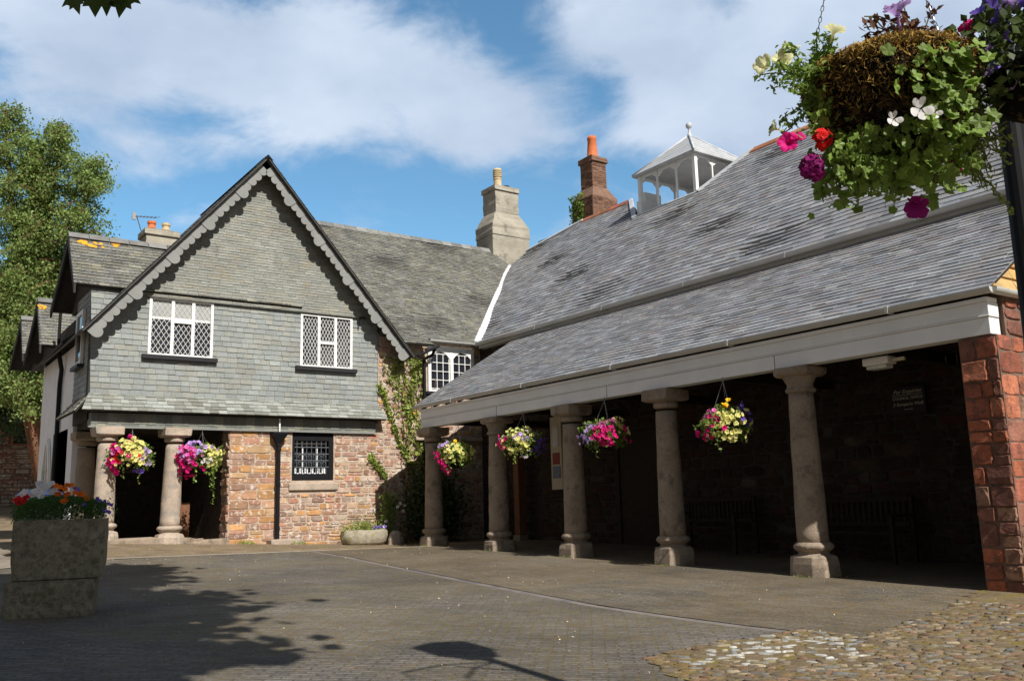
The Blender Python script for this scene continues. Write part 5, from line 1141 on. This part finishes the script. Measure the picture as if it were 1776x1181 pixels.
# ================================================================= granite planter in the left foreground
pc = ong(88, 1071); PA = math.atan2(pc.x, pc.y); zp = gz(pc.x, pc.y)-.01
pe = empty('granite_planter', (pc.x, pc.y, zp), 0, 'two stacked mossy granite troughs forming a planter at the left', 'planter')
fwd = Vector((math.sin(PA), math.cos(PA), 0)); rt = Vector((math.cos(PA), -math.sin(PA), 0)); tw = R_(-7)
rt, fwd = rt*math.cos(tw)+fwd*math.sin(tw), fwd*math.cos(tw)-rt*math.sin(tw)
D0 = (pc.x*math.sin(YAW)+pc.y*math.cos(YAW)); SC = D0/FPX
def trough(z0, z1, hw0, hw1, dep, cut, name, offx=0):
    mb = MB(); c = Vector((pc.x, pc.y, 0))+fwd*.3+rt*offx
    n = 7; vs = []
    def ring(hw, d, z, cc): return [c+rt*x+fwd*y+Vector((0, 0, z)) for x, y in ((-hw+cc, -d), (hw-cc, -d), (hw, -d+cc), (hw, d-cc), (hw-cc, d), (-hw+cc, d), (-hw, d-cc), (-hw, -d+cc))]
    R0 = []; K = 7
    for k in range(K+1):
        f = k/K; cc = cut*(1.6 if f < .18 else 1.0 if f > .55 else 1.35)
        R0 += [p+Vector((r.uniform(-.006, .006), r.uniform(-.006, .006), 0)) for p in ring(hw0+(hw1-hw0)*f-(.008 if f < .15 else 0), dep+(hw1-hw0)*f*.5, z0+(z1-z0)*f, cc)]
    R0 += ring(hw1-.06, dep-.06, z1-.004, .04)+ring(hw1-.07, dep-.07, z1-.1, .04); K += 2
    mb.mesh(R0, [(i*8+k, i*8+(k+1) % 8, (i+1)*8+(k+1) % 8, (i+1)*8+k) for i in range(K) for k in range(8)]+[tuple(range(7, -1, -1)), tuple(range(K*8, K*8+8))])
    return mb.build(name, M_planter, pe, bevel=.012)
HT = 163*SC
trough(zp-.05, zp+.385*HT, 69*SC, 69*SC, .27, .01, 'lower_trough', -6*SC); trough(zp+.392*HT, zp+HT, 71*SC, 71.5*SC, .28, .012, 'upper_trough', 4*SC)
pf = empty('planter_flowers', (pc.x, pc.y, zp+HT), 0, 'orange, white and red bedding flowers growing in the granite planter', 'flowers')
C0 = Vector((pc.x, pc.y, zp+HT))+fwd*.3; P = []
for _ in range(8000):
    x = r.uniform(-72, 72)*SC; h = (47-14*abs(x/(72*SC))**2)*SC*r.random()**.6; P.append(C0+rt*x+fwd*r.uniform(-.25, .25)+Vector((0, 0, h-.03)))
for _ in range(120): P.append(C0+rt*(82+r.gauss(0, 6))*SC*1.0+Vector((0, 0, (18+r.gauss(0, 14))*SC))-fwd*.1)
np_leaves('foliage', [tuple(p) for p in P], .032, mat('bedding plant leaf', (.08, .17, .035), .6, True, .2, 9, trans=.25), pf, None, 37, .3, up=1)
def pfl(name, m, pts, rad, seed):
    mb = MB()
    for (x, y) in pts: bloom(mb, C0+rt*(x-88)*SC*1.02+fwd*-.24+Vector((0, 0, (914-y)*SC)), -fwd+Vector((0, 0, .6))+rt*r.uniform(-.3, .3), rad, x+y, col=(1, 1, 1.0001))
    mb.build(name, m, pf)
pfl('orange_blossom', P_ora, [(83, 858), (90, 860), (100, 857), (107, 857), (88, 872), (84, 871), (99, 873), (102, 872), (113, 870), (120, 872), (95, 884), (99, 882), (132, 880), (97, 864), (125, 873)], .033, 1)
pfl('white_blossom', P_whi, [(56, 854), (62, 852), (60, 858), (66, 860), (52, 866), (47, 870), (56, 870), (60, 874), (37, 867), (76, 854), (78, 868), (50, 872), (64, 867), (34, 870), (58, 864), (70, 856), (82, 864)], .04, 2)
pfl('red_blossom', P_red, [(28, 878), (32, 874), (38, 876), (26, 884), (30, 886), (42, 874), (24, 880), (36, 882)], .032, 3)
pfl('violet_blossom', P_pur, [(148, 880), (152, 884), (160, 885), (166, 890), (118, 865), (112, 862), (158, 900), (164, 903), (128, 890), (170, 892), (168, 905)], .022, 4)
# ================================================================= wheeled bin with a domed blue lid
bx, by = 2.62, 18.3; bz = gz(bx, by); bh_ = .0283*by-bz
bn = empty('wheeled_bin', (bx, by, bz), 0, 'dark wheeled bin with a domed blue lid, half hidden behind the granite planter flowers', 'bin')
mb = MB(); w0, w1, d0, d1 = .27, .36, .3, .36; z0, z1 = bz+.12, bz+bh_-.14
P0 = [(-w0, -d0), (w0, -d0), (w0, d0), (-w0, d0)]; P1 = [(-w1, -d1), (w1, -d1), (w1, d1), (-w1, d1)]
mb.mesh([(bx+a, by+b, z0) for a, b in P0]+[(bx+a, by+b, z1) for a, b in P1], [(0, 1, 5, 4), (1, 2, 6, 5), (2, 3, 7, 6), (3, 0, 4, 7), (3, 2, 1, 0), (4, 5, 6, 7)])
mb.box(bx-w1-.02, bx+w1+.02, by-d1-.02, by+d1+.02, z1-.03, z1+.01)
mb.build('bin_body', M_blackwood, bn, bevel=.02)
mb = MB(); n = 12; vs = []
for j in range(n+1):
    for i in range(n+1):
        a, b = i/n*2-1, j/n*2-1; vs.append((bx+a*.385, by+b*.39, z1+.012+.13*(max(0, 1-a*a))**.55*(max(0, 1-b*b))**.35))
mb.mesh(vs, [(j*(n+1)+i, j*(n+1)+i+1, (j+1)*(n+1)+i+1, (j+1)*(n+1)+i) for j in range(n) for i in range(n)]+[((n+1)*n+n, n, 0, (n+1)*n)])
mb.build('domed_lid', M_lid, bn, smooth=True)
for sx in (-.25, .25):
    mb = MB(); mb.tube([(bx+sx-.03, by+.28, bz+.1), (bx+sx+.03, by+.28, bz+.1)], .1, 16); mb.build('wheel', M_tyre, bn)
mb = MB(); mb.tube([(bx-.28, by-.38, z1-.1), (bx+.28, by-.38, z1-.1)], .018, 8); mb.build('handle', M_blackwood, bn)
# ================================================================= lamp post with the two near baskets
LPx, LPy = onz(1776, 375, 1).x, 0
rr_ = ray(1768, 330); k_ = 3.62/rr_.x; LP = Vector((rr_.x*k_, rr_.y*k_, 0))
lp = empty('lamp_post', (LP.x, LP.y, gz(LP.x, LP.y)), 0, 'black iron lamp post at the right edge carrying the near flower baskets', 'lamp post')
zl = gz(LP.x, LP.y)-.02
mb = MB(); mb.lathe([(.11, zl), (.11, zl+.35), (.075, zl+.45), (.06, zl+.6), (.048, 1.2), (.042, 2.62), (.06, 2.66), (.04, 2.7), (.03, 2.8)], (LP.x, LP.y), 16); mb.build('post', M_black, lp, smooth=False)
mb = MB()
def frust(mb, w0, z0, w1, z1): mb.mesh([(LP.x+a*w0, LP.y+b*w0, z0) for a, b in ((-1, -1), (1, -1), (1, 1), (-1, 1))]+[(LP.x+a*w1, LP.y+b*w1, z1) for a, b in ((-1, -1), (1, -1), (1, 1), (-1, 1))], [(0, 1, 5, 4), (1, 2, 6, 5), (2, 3, 7, 6), (3, 0, 4, 7), (3, 2, 1, 0), (4, 5, 6, 7)])
frust(mb, .24, 3.14, .09, 3.36); frust(mb, .05, 3.36, .03, 3.44); frust(mb, .12, 2.8, .12, 2.82)
mb.build('lantern_cap', M_black, lp)
mb = MB(); frust(mb, .12, 2.822, .22, 3.138); mb.build('lantern_glass', M_paper, lp)
nb1 = ray(1530, 200).normalized(); B1 = ray(1545, 165)*(3.28/ray(1545, 165).dot(CF)); B2 = ray(1812, 105)*(3.1/ray(1812, 105).dot(CF))
mb = MB(); topz = 2.55
for Bc in (B1, B2):
    e = Vector((Bc.x, Bc.y, 0)); st = Vector((LP.x, LP.y, topz)); mb.tube([st, st+(e-LP)*.5+Vector((0, 0, .1)), Vector((Bc.x, Bc.y, topz+.02))], .014, 8)
    mb.tube([st-Vector((0, 0, .35)), st+(e-LP)*.45+Vector((0, 0, .02))], .01, 6)
mb.build('bracket_arm', M_black, lp)
# near basket in detail
nbk = empty('hanging_basket', B1, 0, 'large near moss-lined basket with yellow and magenta flowers against the sky', 'hanging basket')
R1 = .285
mb = MB(); n = 36; vs = []; K = 14
for j in range(K+1):
    a = math.pi/2*j/K
    for k in range(n):
        t = 2*math.pi*k/n; q = R1*math.cos(a)*r.uniform(.95, 1.06); vs.append((B1.x+q*math.cos(t), B1.y+q*math.sin(t), B1.z+.07-R1*1.12*math.sin(a)*r.uniform(.95, 1.05)))
for k in range(n): t = 2*math.pi*k/n; vs.append((B1.x+R1*.8*math.cos(t), B1.y+R1*.8*math.sin(t), B1.z+.1))
mb.mesh(vs, [((j+1)*n+k, (j+1)*n+(k+1) % n, j*n+(k+1) % n, j*n+k) for j in range(K) for k in range(n)]+[(k, (k+1) % n, (K+1)*n+(k+1) % n, (K+1)*n+k) for k in range(n)]+[tuple((K+1)*n+k for k in range(n))])
mb.build('moss_bowl', M_moss, nbk, smooth=True)
g = np.random.default_rng(77); N_ = 15000; a = g.uniform(0, 2*np.pi, N_); e = np.arcsin(g.uniform(0, 1, N_)); rad = R1*g.uniform(.97, 1.07, N_)
Pm = np.stack([B1.x+rad*np.cos(e)*np.cos(a), B1.y+rad*np.cos(e)*np.sin(a), B1.z+.08-rad*1.12*np.sin(e)], 1)
np_leaves('moss_fibres', Pm, .026, M_moss, nbk, None, 78, .16)
N_ = 3500; a = g.uniform(0, 2*np.pi, N_); e = np.abs(g.normal(0, .28, N_)); rad = R1*g.uniform(1.0, 1.08, N_); Pg = np.stack([B1.x+rad*np.cos(e)*np.cos(a), B1.y+rad*np.cos(e)*np.sin(a), B1.z+.08-rad*1.12*np.sin(e)], 1)
N_ = 9000; a = g.uniform(0, 2*np.pi, N_); q = R1*np.sqrt(g.uniform(0, 1.12, N_)); Pm = np.stack([B1.x+q*np.cos(a), B1.y+q*np.sin(a), B1.z+.07+.09*np.clip(1-(q/R1)**2, 0, 1)+g.uniform(-.03, .02, N_)], 1)
np_leaves('sun_tinted_moss', np.concatenate([Pm, Pg]), .026, mat('sun-tinted moss', (.42, .27, .07), 1, True, .4, 20, trans=.2), nbk, None, 88, .2, up=.8)  # paler golden fibres paint sunlight onto the rim and upper bowl
mb = MB(); hk = Vector((B1.x, B1.y, topz))   # chains
for k in range(3):
    t = 2*math.pi*k/3+2.2; p0 = Vector((B1.x+R1*math.cos(t), B1.y+R1*math.sin(t), B1.z+.07)); L_ = (hk-p0).length; m_ = int(L_/.022); d = (hk-p0).normalized(); s_ = d.orthogonal().normalized(); s2 = d.cross(s_)
    for j in range(m_):
        c = p0+d*(j+.5)*L_/m_; ss = s_ if j % 2 else s2; pts = [c+d*math.cos(q)*.014+ss*math.sin(q)*.0055 for q in [i*math.pi/3 for i in range(7)]]; mb.tube(pts, .0016, 4, cap=False)
mb.build('chain', M_wire, nbk)
# sprays: direction in camera plane (right, up, towards camera)
def cv(x, y, z=0): return CR*x+CU*y-CF*z
SN = 3.28/FPX
def pt(px, py, z=0): return B1+CR*((px-1545)*SN)+CU*(-(py-165)*SN)-CF*z
def spray(mbst, P, p, q, bend, n, nleaf, sp, thick=.0025):
    pts = []
    for j in range(n+1): f = j/n; pts.append(p+(q-p)*f+Vector((0, 0, bend*math.sin(math.pi*f)))+Vector((r.gauss(0, .004), r.gauss(0, .004), r.gauss(0, .004))))
    mbst.tube(pts, thick, 5)
    for _ in range(nleaf): f = r.uniform(.12, 1.05); i = min(int(f*n), n-1); c = pts[i]+(pts[i+1]-pts[i])*(f*n-i); P.append(tuple(c+Vector((r.gauss(0, sp), r.gauss(0, sp), r.gauss(0, sp)))))
st = MB(); PL = []; PR = []; PD = []; PG = []
for (tx, ty, k) in ((1325, 130, 9), (1350, 95, 9), (1345, 140, 8), (1420, 60, 10), (1390, 110, 8), (1360, 175, 8), (1372, 225, 7), (1400, 190, 8), (1440, 100, 8), (1380, 250, 6), (1345, 215, 5), (1385, 160, 7), (1370, 130, 7), (1432, 62, 10), (1440, 80, 9), (1412, 95, 9), (1362, 104, 8), (1330, 118, 8), (1400, 140, 8), (1425, 130, 8)):
    spray(st, PL, pt(1450, 190, r.uniform(-.1, .1)), pt(tx, ty, r.uniform(-.1, .15)), .04, 7, k*9, .014)
for _ in range(20): spray(st, PR, pt(1570+r.uniform(-30, 50), 95, r.uniform(-.05, .1)), pt(r.uniform(1495, 1640), r.uniform(30, 85), r.uniform(-.05, .1)), .03, 5, 16, .014)
for (tx, ty) in ((1660, 60), (1650, 80)): spray(st, PL, pt(1625, 120), pt(tx, ty), .0, 5, 18, .01)
for _ in range(40): x0 = r.uniform(1640, 1700); spray(st, PG, pt(x0-20, r.uniform(160, 240), r.uniform(-.05, .15)), pt(x0+r.uniform(-10, 50), r.uniform(240, 330), r.uniform(-.05, .15)), .01, 6, 34, .012)
spray(st, PG, pt(1690, 290), pt(1752, 365), .01, 8, 60, .008); 
for _ in range(24): x0 = r.uniform(1425, 1600); spray(st, PD, pt(x0, 260, r.uniform(.0, .25)), pt(x0+r.uniform(-25, 20), r.uniform(310, 355), r.uniform(.0, .2)), .01, 5, 13, .016)
st.build('stem', M_stem, nbk)
np_leaves('yellow_petunia_foliage', PL, .03, M_leaf, nbk, None, 79, .45); np_leaves('feathery_foliage', PG, .026, M_ivy, nbk, None, 80, .35)
np_leaves('dark_foliage', PD, .045, M_leaf, nbk, None, 81, .75)
M_redleaf = mat('bronze leaf', (.14, .06, .035), .5, True, .3, 9, trans=.25); np_leaves('bronze_foliage', PR, .036, M_redleaf, nbk, None, 82, .5)
def lobed(mb, c, n, rad, seed, lobes=5, depth=.3):
    rr = random.Random(seed); n = Vector(n).normalized(); a = n.orthogonal().normalized(); b = n.cross(a); K = lobes*4; ring = []
    for k in range(K):
        t = 2*math.pi*k/K; q = rad*(1-depth*(.5-.5*math.cos(lobes*t)))*rr.uniform(.95, 1.05); ring.append(c+(a*math.cos(t)+b*math.sin(t))*q+n*rad*.12*math.cos(lobes*t))
    k = rr.uniform(.7, 1.25); mb.mesh(ring+[c-n*rad*.1], [(i, (i+1) % K, K) for i in range(K)], (k, k, k))
mb = MB()   # ivy-leaved geranium leaves in front of the moss
for _ in range(150):
    y = r.uniform(125, 262); x = r.gauss(1545+(y-120)*.35, 30)
    lobed(mb, pt(x, y, .31+r.uniform(-.05, .04)), -CF+CU*.7+CR*.2+Vector((r.gauss(0, .4), r.gauss(0, .4), r.gauss(0, .4))), r.uniform(.014, .031), _)
for _ in range(330):
    x = r.uniform(1415, 1640); y = r.gauss(312, 24)-abs(x-1520)*.12; lobed(mb, pt(x, y, r.uniform(-.1, .25)), -CF+Vector((r.gauss(0, .8), r.gauss(0, .8), r.gauss(0, .8))), r.uniform(.012, .026), 500+_)
for _ in range(130): x = r.uniform(1440, 1640); y = r.uniform(235, 315); lobed(mb, pt(x, y, .27-abs(x-1540)*.0012+r.uniform(-.05, .03)), -CF+Vector((r.gauss(0, .8), r.gauss(0, .8), r.gauss(0, .8))), r.uniform(.014, .028), 1200+_)
for _ in range(60): x = r.uniform(1400, 1470); y = r.uniform(150, 290); lobed(mb, pt(x, y, r.uniform(-.05, .15)), -CF+Vector((r.gauss(0, .8), r.gauss(0, .8), r.gauss(0, .8))), r.uniform(.014, .026), 900+_)
mb.build('geranium_foliage', M_leaf, nbk)
def trumpet(mb, c, n, rad, seed, cup, lobes=5):
    rr = random.Random(seed); n = Vector(n).normalized(); a = n.orthogonal().normalized(); b = n.cross(a); c = Vector(c); K = lobes*6; t0 = rr.uniform(0, 6); vs = []
    prof = [(.07, -1.1), (.1, -.6), (.2, -.2), (.5, .1), (.85, .25), (1.0, .22)]
    amp = [rr.uniform(.85, 1.12) for _ in range(lobes)]
    for q, h in prof:
        for k in range(K):
            t = 2*math.pi*k/K; w = 1-.16*(q**2)*(1-abs(math.sin(lobes*t/2)))**2*1.4; am = 1+(amp[int(k/6) % lobes]-1)*q
            ruf = .09*q*q*math.sin(2*lobes*t+seed)+.06*q*q*math.sin(3*t+seed); vs.append(c+(a*math.cos(t+t0)+b*math.sin(t+t0))*rad*q*w*am+n*rad*(h*cup*1.3+ruf))
    R = len(prof); cc = tuple(rr.uniform(.88, 1.12) for _ in range(1))*3
    mb.mesh(vs, [(i*K+k, i*K+(k+1) % K, (i+1)*K+(k+1) % K, (i+1)*K+k) for i in range(R-1) for k in range(K)], (cc[0], cc[0], cc[0]+1e-4))
def fl(name, m, items, petals=5, cup=.35):
    for (x, y, rad, n, z) in items:
        mb = MB(); trumpet(mb, pt(x, y, z), n, rad, x, cup); mb.build(name, m, nbk, smooth=True)
NC = -CF
P_cream = petal('cream petal', (.88, .86, .5), .45)
fl('yellow_petunia', P_cream, [(1438, 62, .036, CU+CR*.3, .05), (1350, 97, .036, CU*.6-CR, .05), (1366, 92, .03, CU+NC*.3, .05), (1345, 118, .036, NC-CR*.2+CU*.6, .08), (1312, 124, .034, NC-CR*.7, .08), (1335, 228, .028, -CR+CU*.3, .05)], 5, .9)
fl('magenta_petunia', P_mag, [(1352, 258, .034, NC-CR*.4+CU*.2, .1), (1368, 250, .028, NC+CU, .1)], 5, .7)
fl('lilac_petunia', P_lil, [(1545, 28, .05, CU*1.0-CR*.2, .05)], 5, 1.2); fl('dark_petunia', P_dpur, [(1555, 368, .05, NC-CU*.6, .15), (1583, 308, .045, NC*.5-CU, .1)], 5, .9)
def geran(name, m, x, y, rad, cnt, z=.15):
    mb = MB()
    for k in range(cnt): d = Vector((r.gauss(0, 1), r.gauss(0, 1), r.gauss(0, 1))).normalized(); trumpet(mb, pt(x, y, z)+d*rad*r.uniform(.6, 1.05), d+NC*.5, rad*r.uniform(.3, .45), k+x, .3)
    mb.build(name, m, nbk, smooth=True)
geran('red_geranium', P_red, 1401, 257, .036, 34); geran('purple_verbena', P_dpur, 1386, 304, .042, 60); geran('magenta_verbena', P_mag, 1668, 58, .03, 50, .05); geran('magenta_verbena', P_mag, 1628, 296, .03, 34, .1)
for (cx, cy, rad, dz) in ((1524, 230, .036, .33), (1484, 245, .024, .32), (1545, 236, .02, .33)):
    mb = MB(); c = pt(cx, cy, dz)
    for k in range(5):
        t = math.radians((65, 118, 195, 265, 330)[k]+cx*3 % 20); d = CR*math.cos(t)+CU*math.sin(t); s_ = (NC).cross(d).normalized(); w = rad*(.33 if k < 2 else .46); o_ = NC*(.003*k)
        L1_ = [c+o_+d*rad*q+s_*w*h+NC*.01*q*q for q, h in ((.08, 0), (.35, .55), (.7, .98), (.95, .8), (1.1, .25), (1.1, -.25), (.95, -.8), (.7, -.98), (.35, -.55))]; mb.face(L1_, (1, 1, 1.0001))
    mb.build('white_geranium', P_whi, nbk)
# second near basket, mostly beyond the frame
b2 = basket('hanging_basket', B2, .3, 'shaded hanging basket of violet petunias cut off by the right edge of the frame', None, 120, [], nl=1500, leaf=.04, lm=mat('shade-darkened basket leaf', (.06, .09, .02), .5, True, .3, 8, trans=.2), hook=(B2.x, B2.y, topz))  # shade is put into the leaf colour of this basket
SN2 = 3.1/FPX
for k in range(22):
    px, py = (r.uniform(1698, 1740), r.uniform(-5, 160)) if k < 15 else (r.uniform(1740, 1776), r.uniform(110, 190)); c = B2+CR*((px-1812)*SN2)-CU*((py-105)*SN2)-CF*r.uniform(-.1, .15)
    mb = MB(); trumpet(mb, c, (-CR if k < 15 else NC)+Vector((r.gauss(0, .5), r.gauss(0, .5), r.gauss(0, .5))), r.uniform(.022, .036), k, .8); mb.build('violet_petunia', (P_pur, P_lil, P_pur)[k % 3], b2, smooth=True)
# ================================================================= TREES
def tree_build(name, label, stems, leafmat, size, seed, nleaf, cat='tree', droop=.15, sp=.16, trunkm=M_bark, keep=None, twig_m=12, aspect=.7):
    g = random.Random(seed); t = empty(name, stems[0][0][0], 0, label, cat); P = []; mbt = MB(); mbl = MB()
    for (path, r0, reach, hstart) in stems:
        mbt.tube([p for p in path], [r0*(1-.82*i/(len(path)-1)) for i in range(len(path))], 9)
        n = len(path)-1; tot = twig_m
        for b in range(tot):
            f = hstart+(1-hstart)*(b+g.random())/tot; i = min(int(f*n), n-1); base = Vector(path[i]).lerp(Vector(path[i+1]), f*n-i)
            L_ = reach*(1.12-f*.95)*g.uniform(.6, 1.15)*(0.75+.5*min(1, (f-hstart)/.25)); az = g.uniform(0, 6.283); el = g.uniform(.15, .85)
            d = Vector((math.cos(az)*math.cos(el), math.sin(az)*math.cos(el), math.sin(el))); pts = [base]; m = 9
            for j in range(m): pts.append(pts[-1]+d*(L_/m)); d = (d+Vector((g.gauss(0, .1), g.gauss(0, .1), -droop*.5+g.gauss(0, .05)))).normalized()
            mbl.tube(pts, [max(.006, r0*.26*(1-j/(m+1))) for j in range(m+1)], 5)
            for j in range(2, m+1):
                for _ in range(3):
                    td = (d+Vector((g.gauss(0, .9), g.gauss(0, .9), g.gauss(-.1, .5)))).normalized(); tl = L_*g.uniform(.12, .3); q = pts[j]
                    if g.random() < .5: mbl.tube([q, q+td*tl*.6, q+td*tl+Vector((0, 0, -droop*tl))], .004*max(1, size*8), 3)
                    for _ in range(nleaf): s = g.random(); P.append(q+td*tl*s+Vector((0, 0, -droop*tl*s*s))+Vector((g.gauss(0, sp), g.gauss(0, sp), g.gauss(0, sp*.8))))
    if keep: P = [p for p in P if keep(p)]
    mbt.build('trunk', trunkm, t, smooth=True); mbl.build('limbs', trunkm, t, smooth=True)
    np_leaves('crown', [tuple(p) for p in P], size, leafmat, t, None, seed, aspect)
    return t, len(P)
def at(px, py, D): rr = ray(px, py); return rr*(D/rr.dot(CF))
DT = 33.
def path(pxs, D=DT, zb=None):
    L_ = [at(x, y, D) for x, y in pxs]
    if zb is not None: L_[0].z = zb
    return L_
b0 = at(92, 870, DT); zb0 = gz(b0.x, b0.y)-.1
birches = [(path([(94, 870), (84, 640), (78, 460), (92, 330), (112, 215)], zb=zb0), .2, 2.5, .2), (path([(88, 870), (58, 640), (32, 460), (18, 320), (8, 190)], zb=zb0), .19, 2.4, .2),
           (path([(98, 870), (104, 640), (122, 480), (145, 380), (160, 280)], zb=zb0), .16, 2.5, .2), (path([(92, 870), (88, 640), (66, 460), (56, 340), (60, 250)], zb=zb0), .16, 2.0, .2), (path([(86, 870), (30, 640), (-20, 480), (-60, 330)], zb=zb0), .17, 2.6, .22), (path([(84, 870), (50, 700), (36, 600), (30, 480)], D=32, zb=zb0), .15, 2.6, .3), (path([(98, 870), (90, 640), (70, 520), (55, 400)], D=34, zb=zb0), .16, 2.4, .2)]
tree_build('birch_tree', 'tall multi-stemmed birch with reddish limbs rising behind the rear house', birches, M_birch, .1, 201, 9, sp=.17, twig_m=80, droop=.3)
bb = at(20, 870, 36); zb1 = gz(bb.x, bb.y)-.1
tree_build('dark_tree', 'darker broadleaf tree overhanging the stone house at the far left', [(path([(-40, 880), (-30, 740), (-20, 640), (0, 560)], D=38, zb=zb1), .3, 4.3, .3)], mat('dark green leaf', (.04, .07, .018), .5, True, .25, 1, trans=.15), .16, 202, 20, sp=.2, twig_m=52)
# street tree beside the camera: it shades the left foreground and hangs a spray of leaves into the top left corner
def keep(p):
    if p.x > -.1*p.y-.6 and p.y > -1 and p.z < .72*math.hypot(p.x, p.y)+.5: return False
    if p.z < 2.6: return False
    vs_ = p.y+1.07*(p.z+1.0)
    return vs_ < 16.6+.5*math.sin(p.x*3) and p.x < 2.0+.17*vs_+.55*math.sin(vs_*1.9+.7)+.3*math.sin(vs_*4.7) and (vs_ > 6.4 or p.x < 1.6)
cr0 = [Vector((-1.6, -.6, -1.35)), Vector((-1.5, -.4, 1.5)), Vector((-1.1, .6, 4.2)), Vector((-.6, 2.0, 6.6)), Vector((-.2, 3.2, 9.0))]
M_maple = mat('maple leaf', (.06, .1, .02), .5, True, .2, 3, trans=.3)
mt, nmt = tree_build('maple_tree', 'leafy maple overhead whose leaf tips hang into the top left corner', [(cr0, .3, 5.2, .42), (cr0[:3]+[Vector((.3, 1.5, 6.5)), Vector((1.2, 4.2, 8.6))], .22, 4.4, .45), (cr0[:3]+[Vector((-2.5, 2.5, 6.5)), Vector((-3.5, 4.6, 9.5))], .22, 5.2, .4), (cr0[:2]+[Vector((-3.5, .5, 4.4)), Vector((-6, 2., 7.5))], .22, 5.2, .45), (cr0[:3]+[Vector((-.2, 2.4, 6.0)), Vector((1.6, 5.0, 9.2))], .2, 3.6, .42), (cr0[:2]+[Vector((.2, .2, 4.6)), Vector((1.6, 2.2, 7.4)), Vector((2.8, 4.2, 9.4))], .2, 3.6, .4), (cr0[:2]+[Vector((0, .8, 4.4)), Vector((1.0, 2.0, 5.6)), Vector((1.9, 3.4, 7.0))], .16, 2.6, .45)], M_maple, .27, 203, 13, sp=.3, keep=keep, twig_m=56, aspect=.95, droop=.05)
MLOBE = [(0, -.35), (.1, -.12), (.42, -.3), (.36, -.1), (.62, .0), (.5, .1), (.78, .38), (.5, .36), (.38, .44), (.44, .62), (.22, .58), (.0, 1.0)]
MLOBE = MLOBE+[(-x, y) for x, y in MLOBE[-2:0:-1]]
mb = MB(); tw_ = at(185, -70, 2.9); mb.tube([Vector((-.9, 1.2, 4.9)), Vector((-.9, 1.9, 3.4)), tw_+Vector((0, 0, .25)), tw_, at(180, -20, 2.9)], [.03, .015, .006, .004, .003], 6); mb.tube([tw_+Vector((0, 0, .2)), at(150, -50, 2.9), at(130, -30, 2.9)], .003, 5); mb.build('twig', M_bark, mt, smooth=True)
for (px, py, ang, s_, tx) in ((128, -10, 195, .07, .3), (165, -14, 182, .085, -.2), (186, -12, 176, .075, .2), (215, -16, 168, .09, .1), (238, -22, 170, .06, -.4), (200, -34, 185, .1, .0)):
    mb = MB(); c = at(px, py, 2.9+tx*.1); a = math.radians(ang); ux = CR*math.cos(a)+CU*math.sin(a); uy = -CR*math.sin(a)+CU*math.cos(a); nrm = (CF+CU*.4*tx+CR*tx).normalized()
    ux = (ux-nrm*ux.dot(nrm)).normalized(); uy = nrm.cross(ux)*(1 if nrm.cross(ux).dot(uy) > 0 else -1)
    vs = [c+ux*x*s_+uy*y*s_+nrm*(-.12*abs(x)*s_) for x, y in MLOBE]+[c+uy*.1*s_]; K = len(MLOBE); mb.mesh(vs, [(i, (i+1) % K, K) for i in range(K)], (.9, .9, .901)); mb.build('maple_leaf', M_maple, mt)
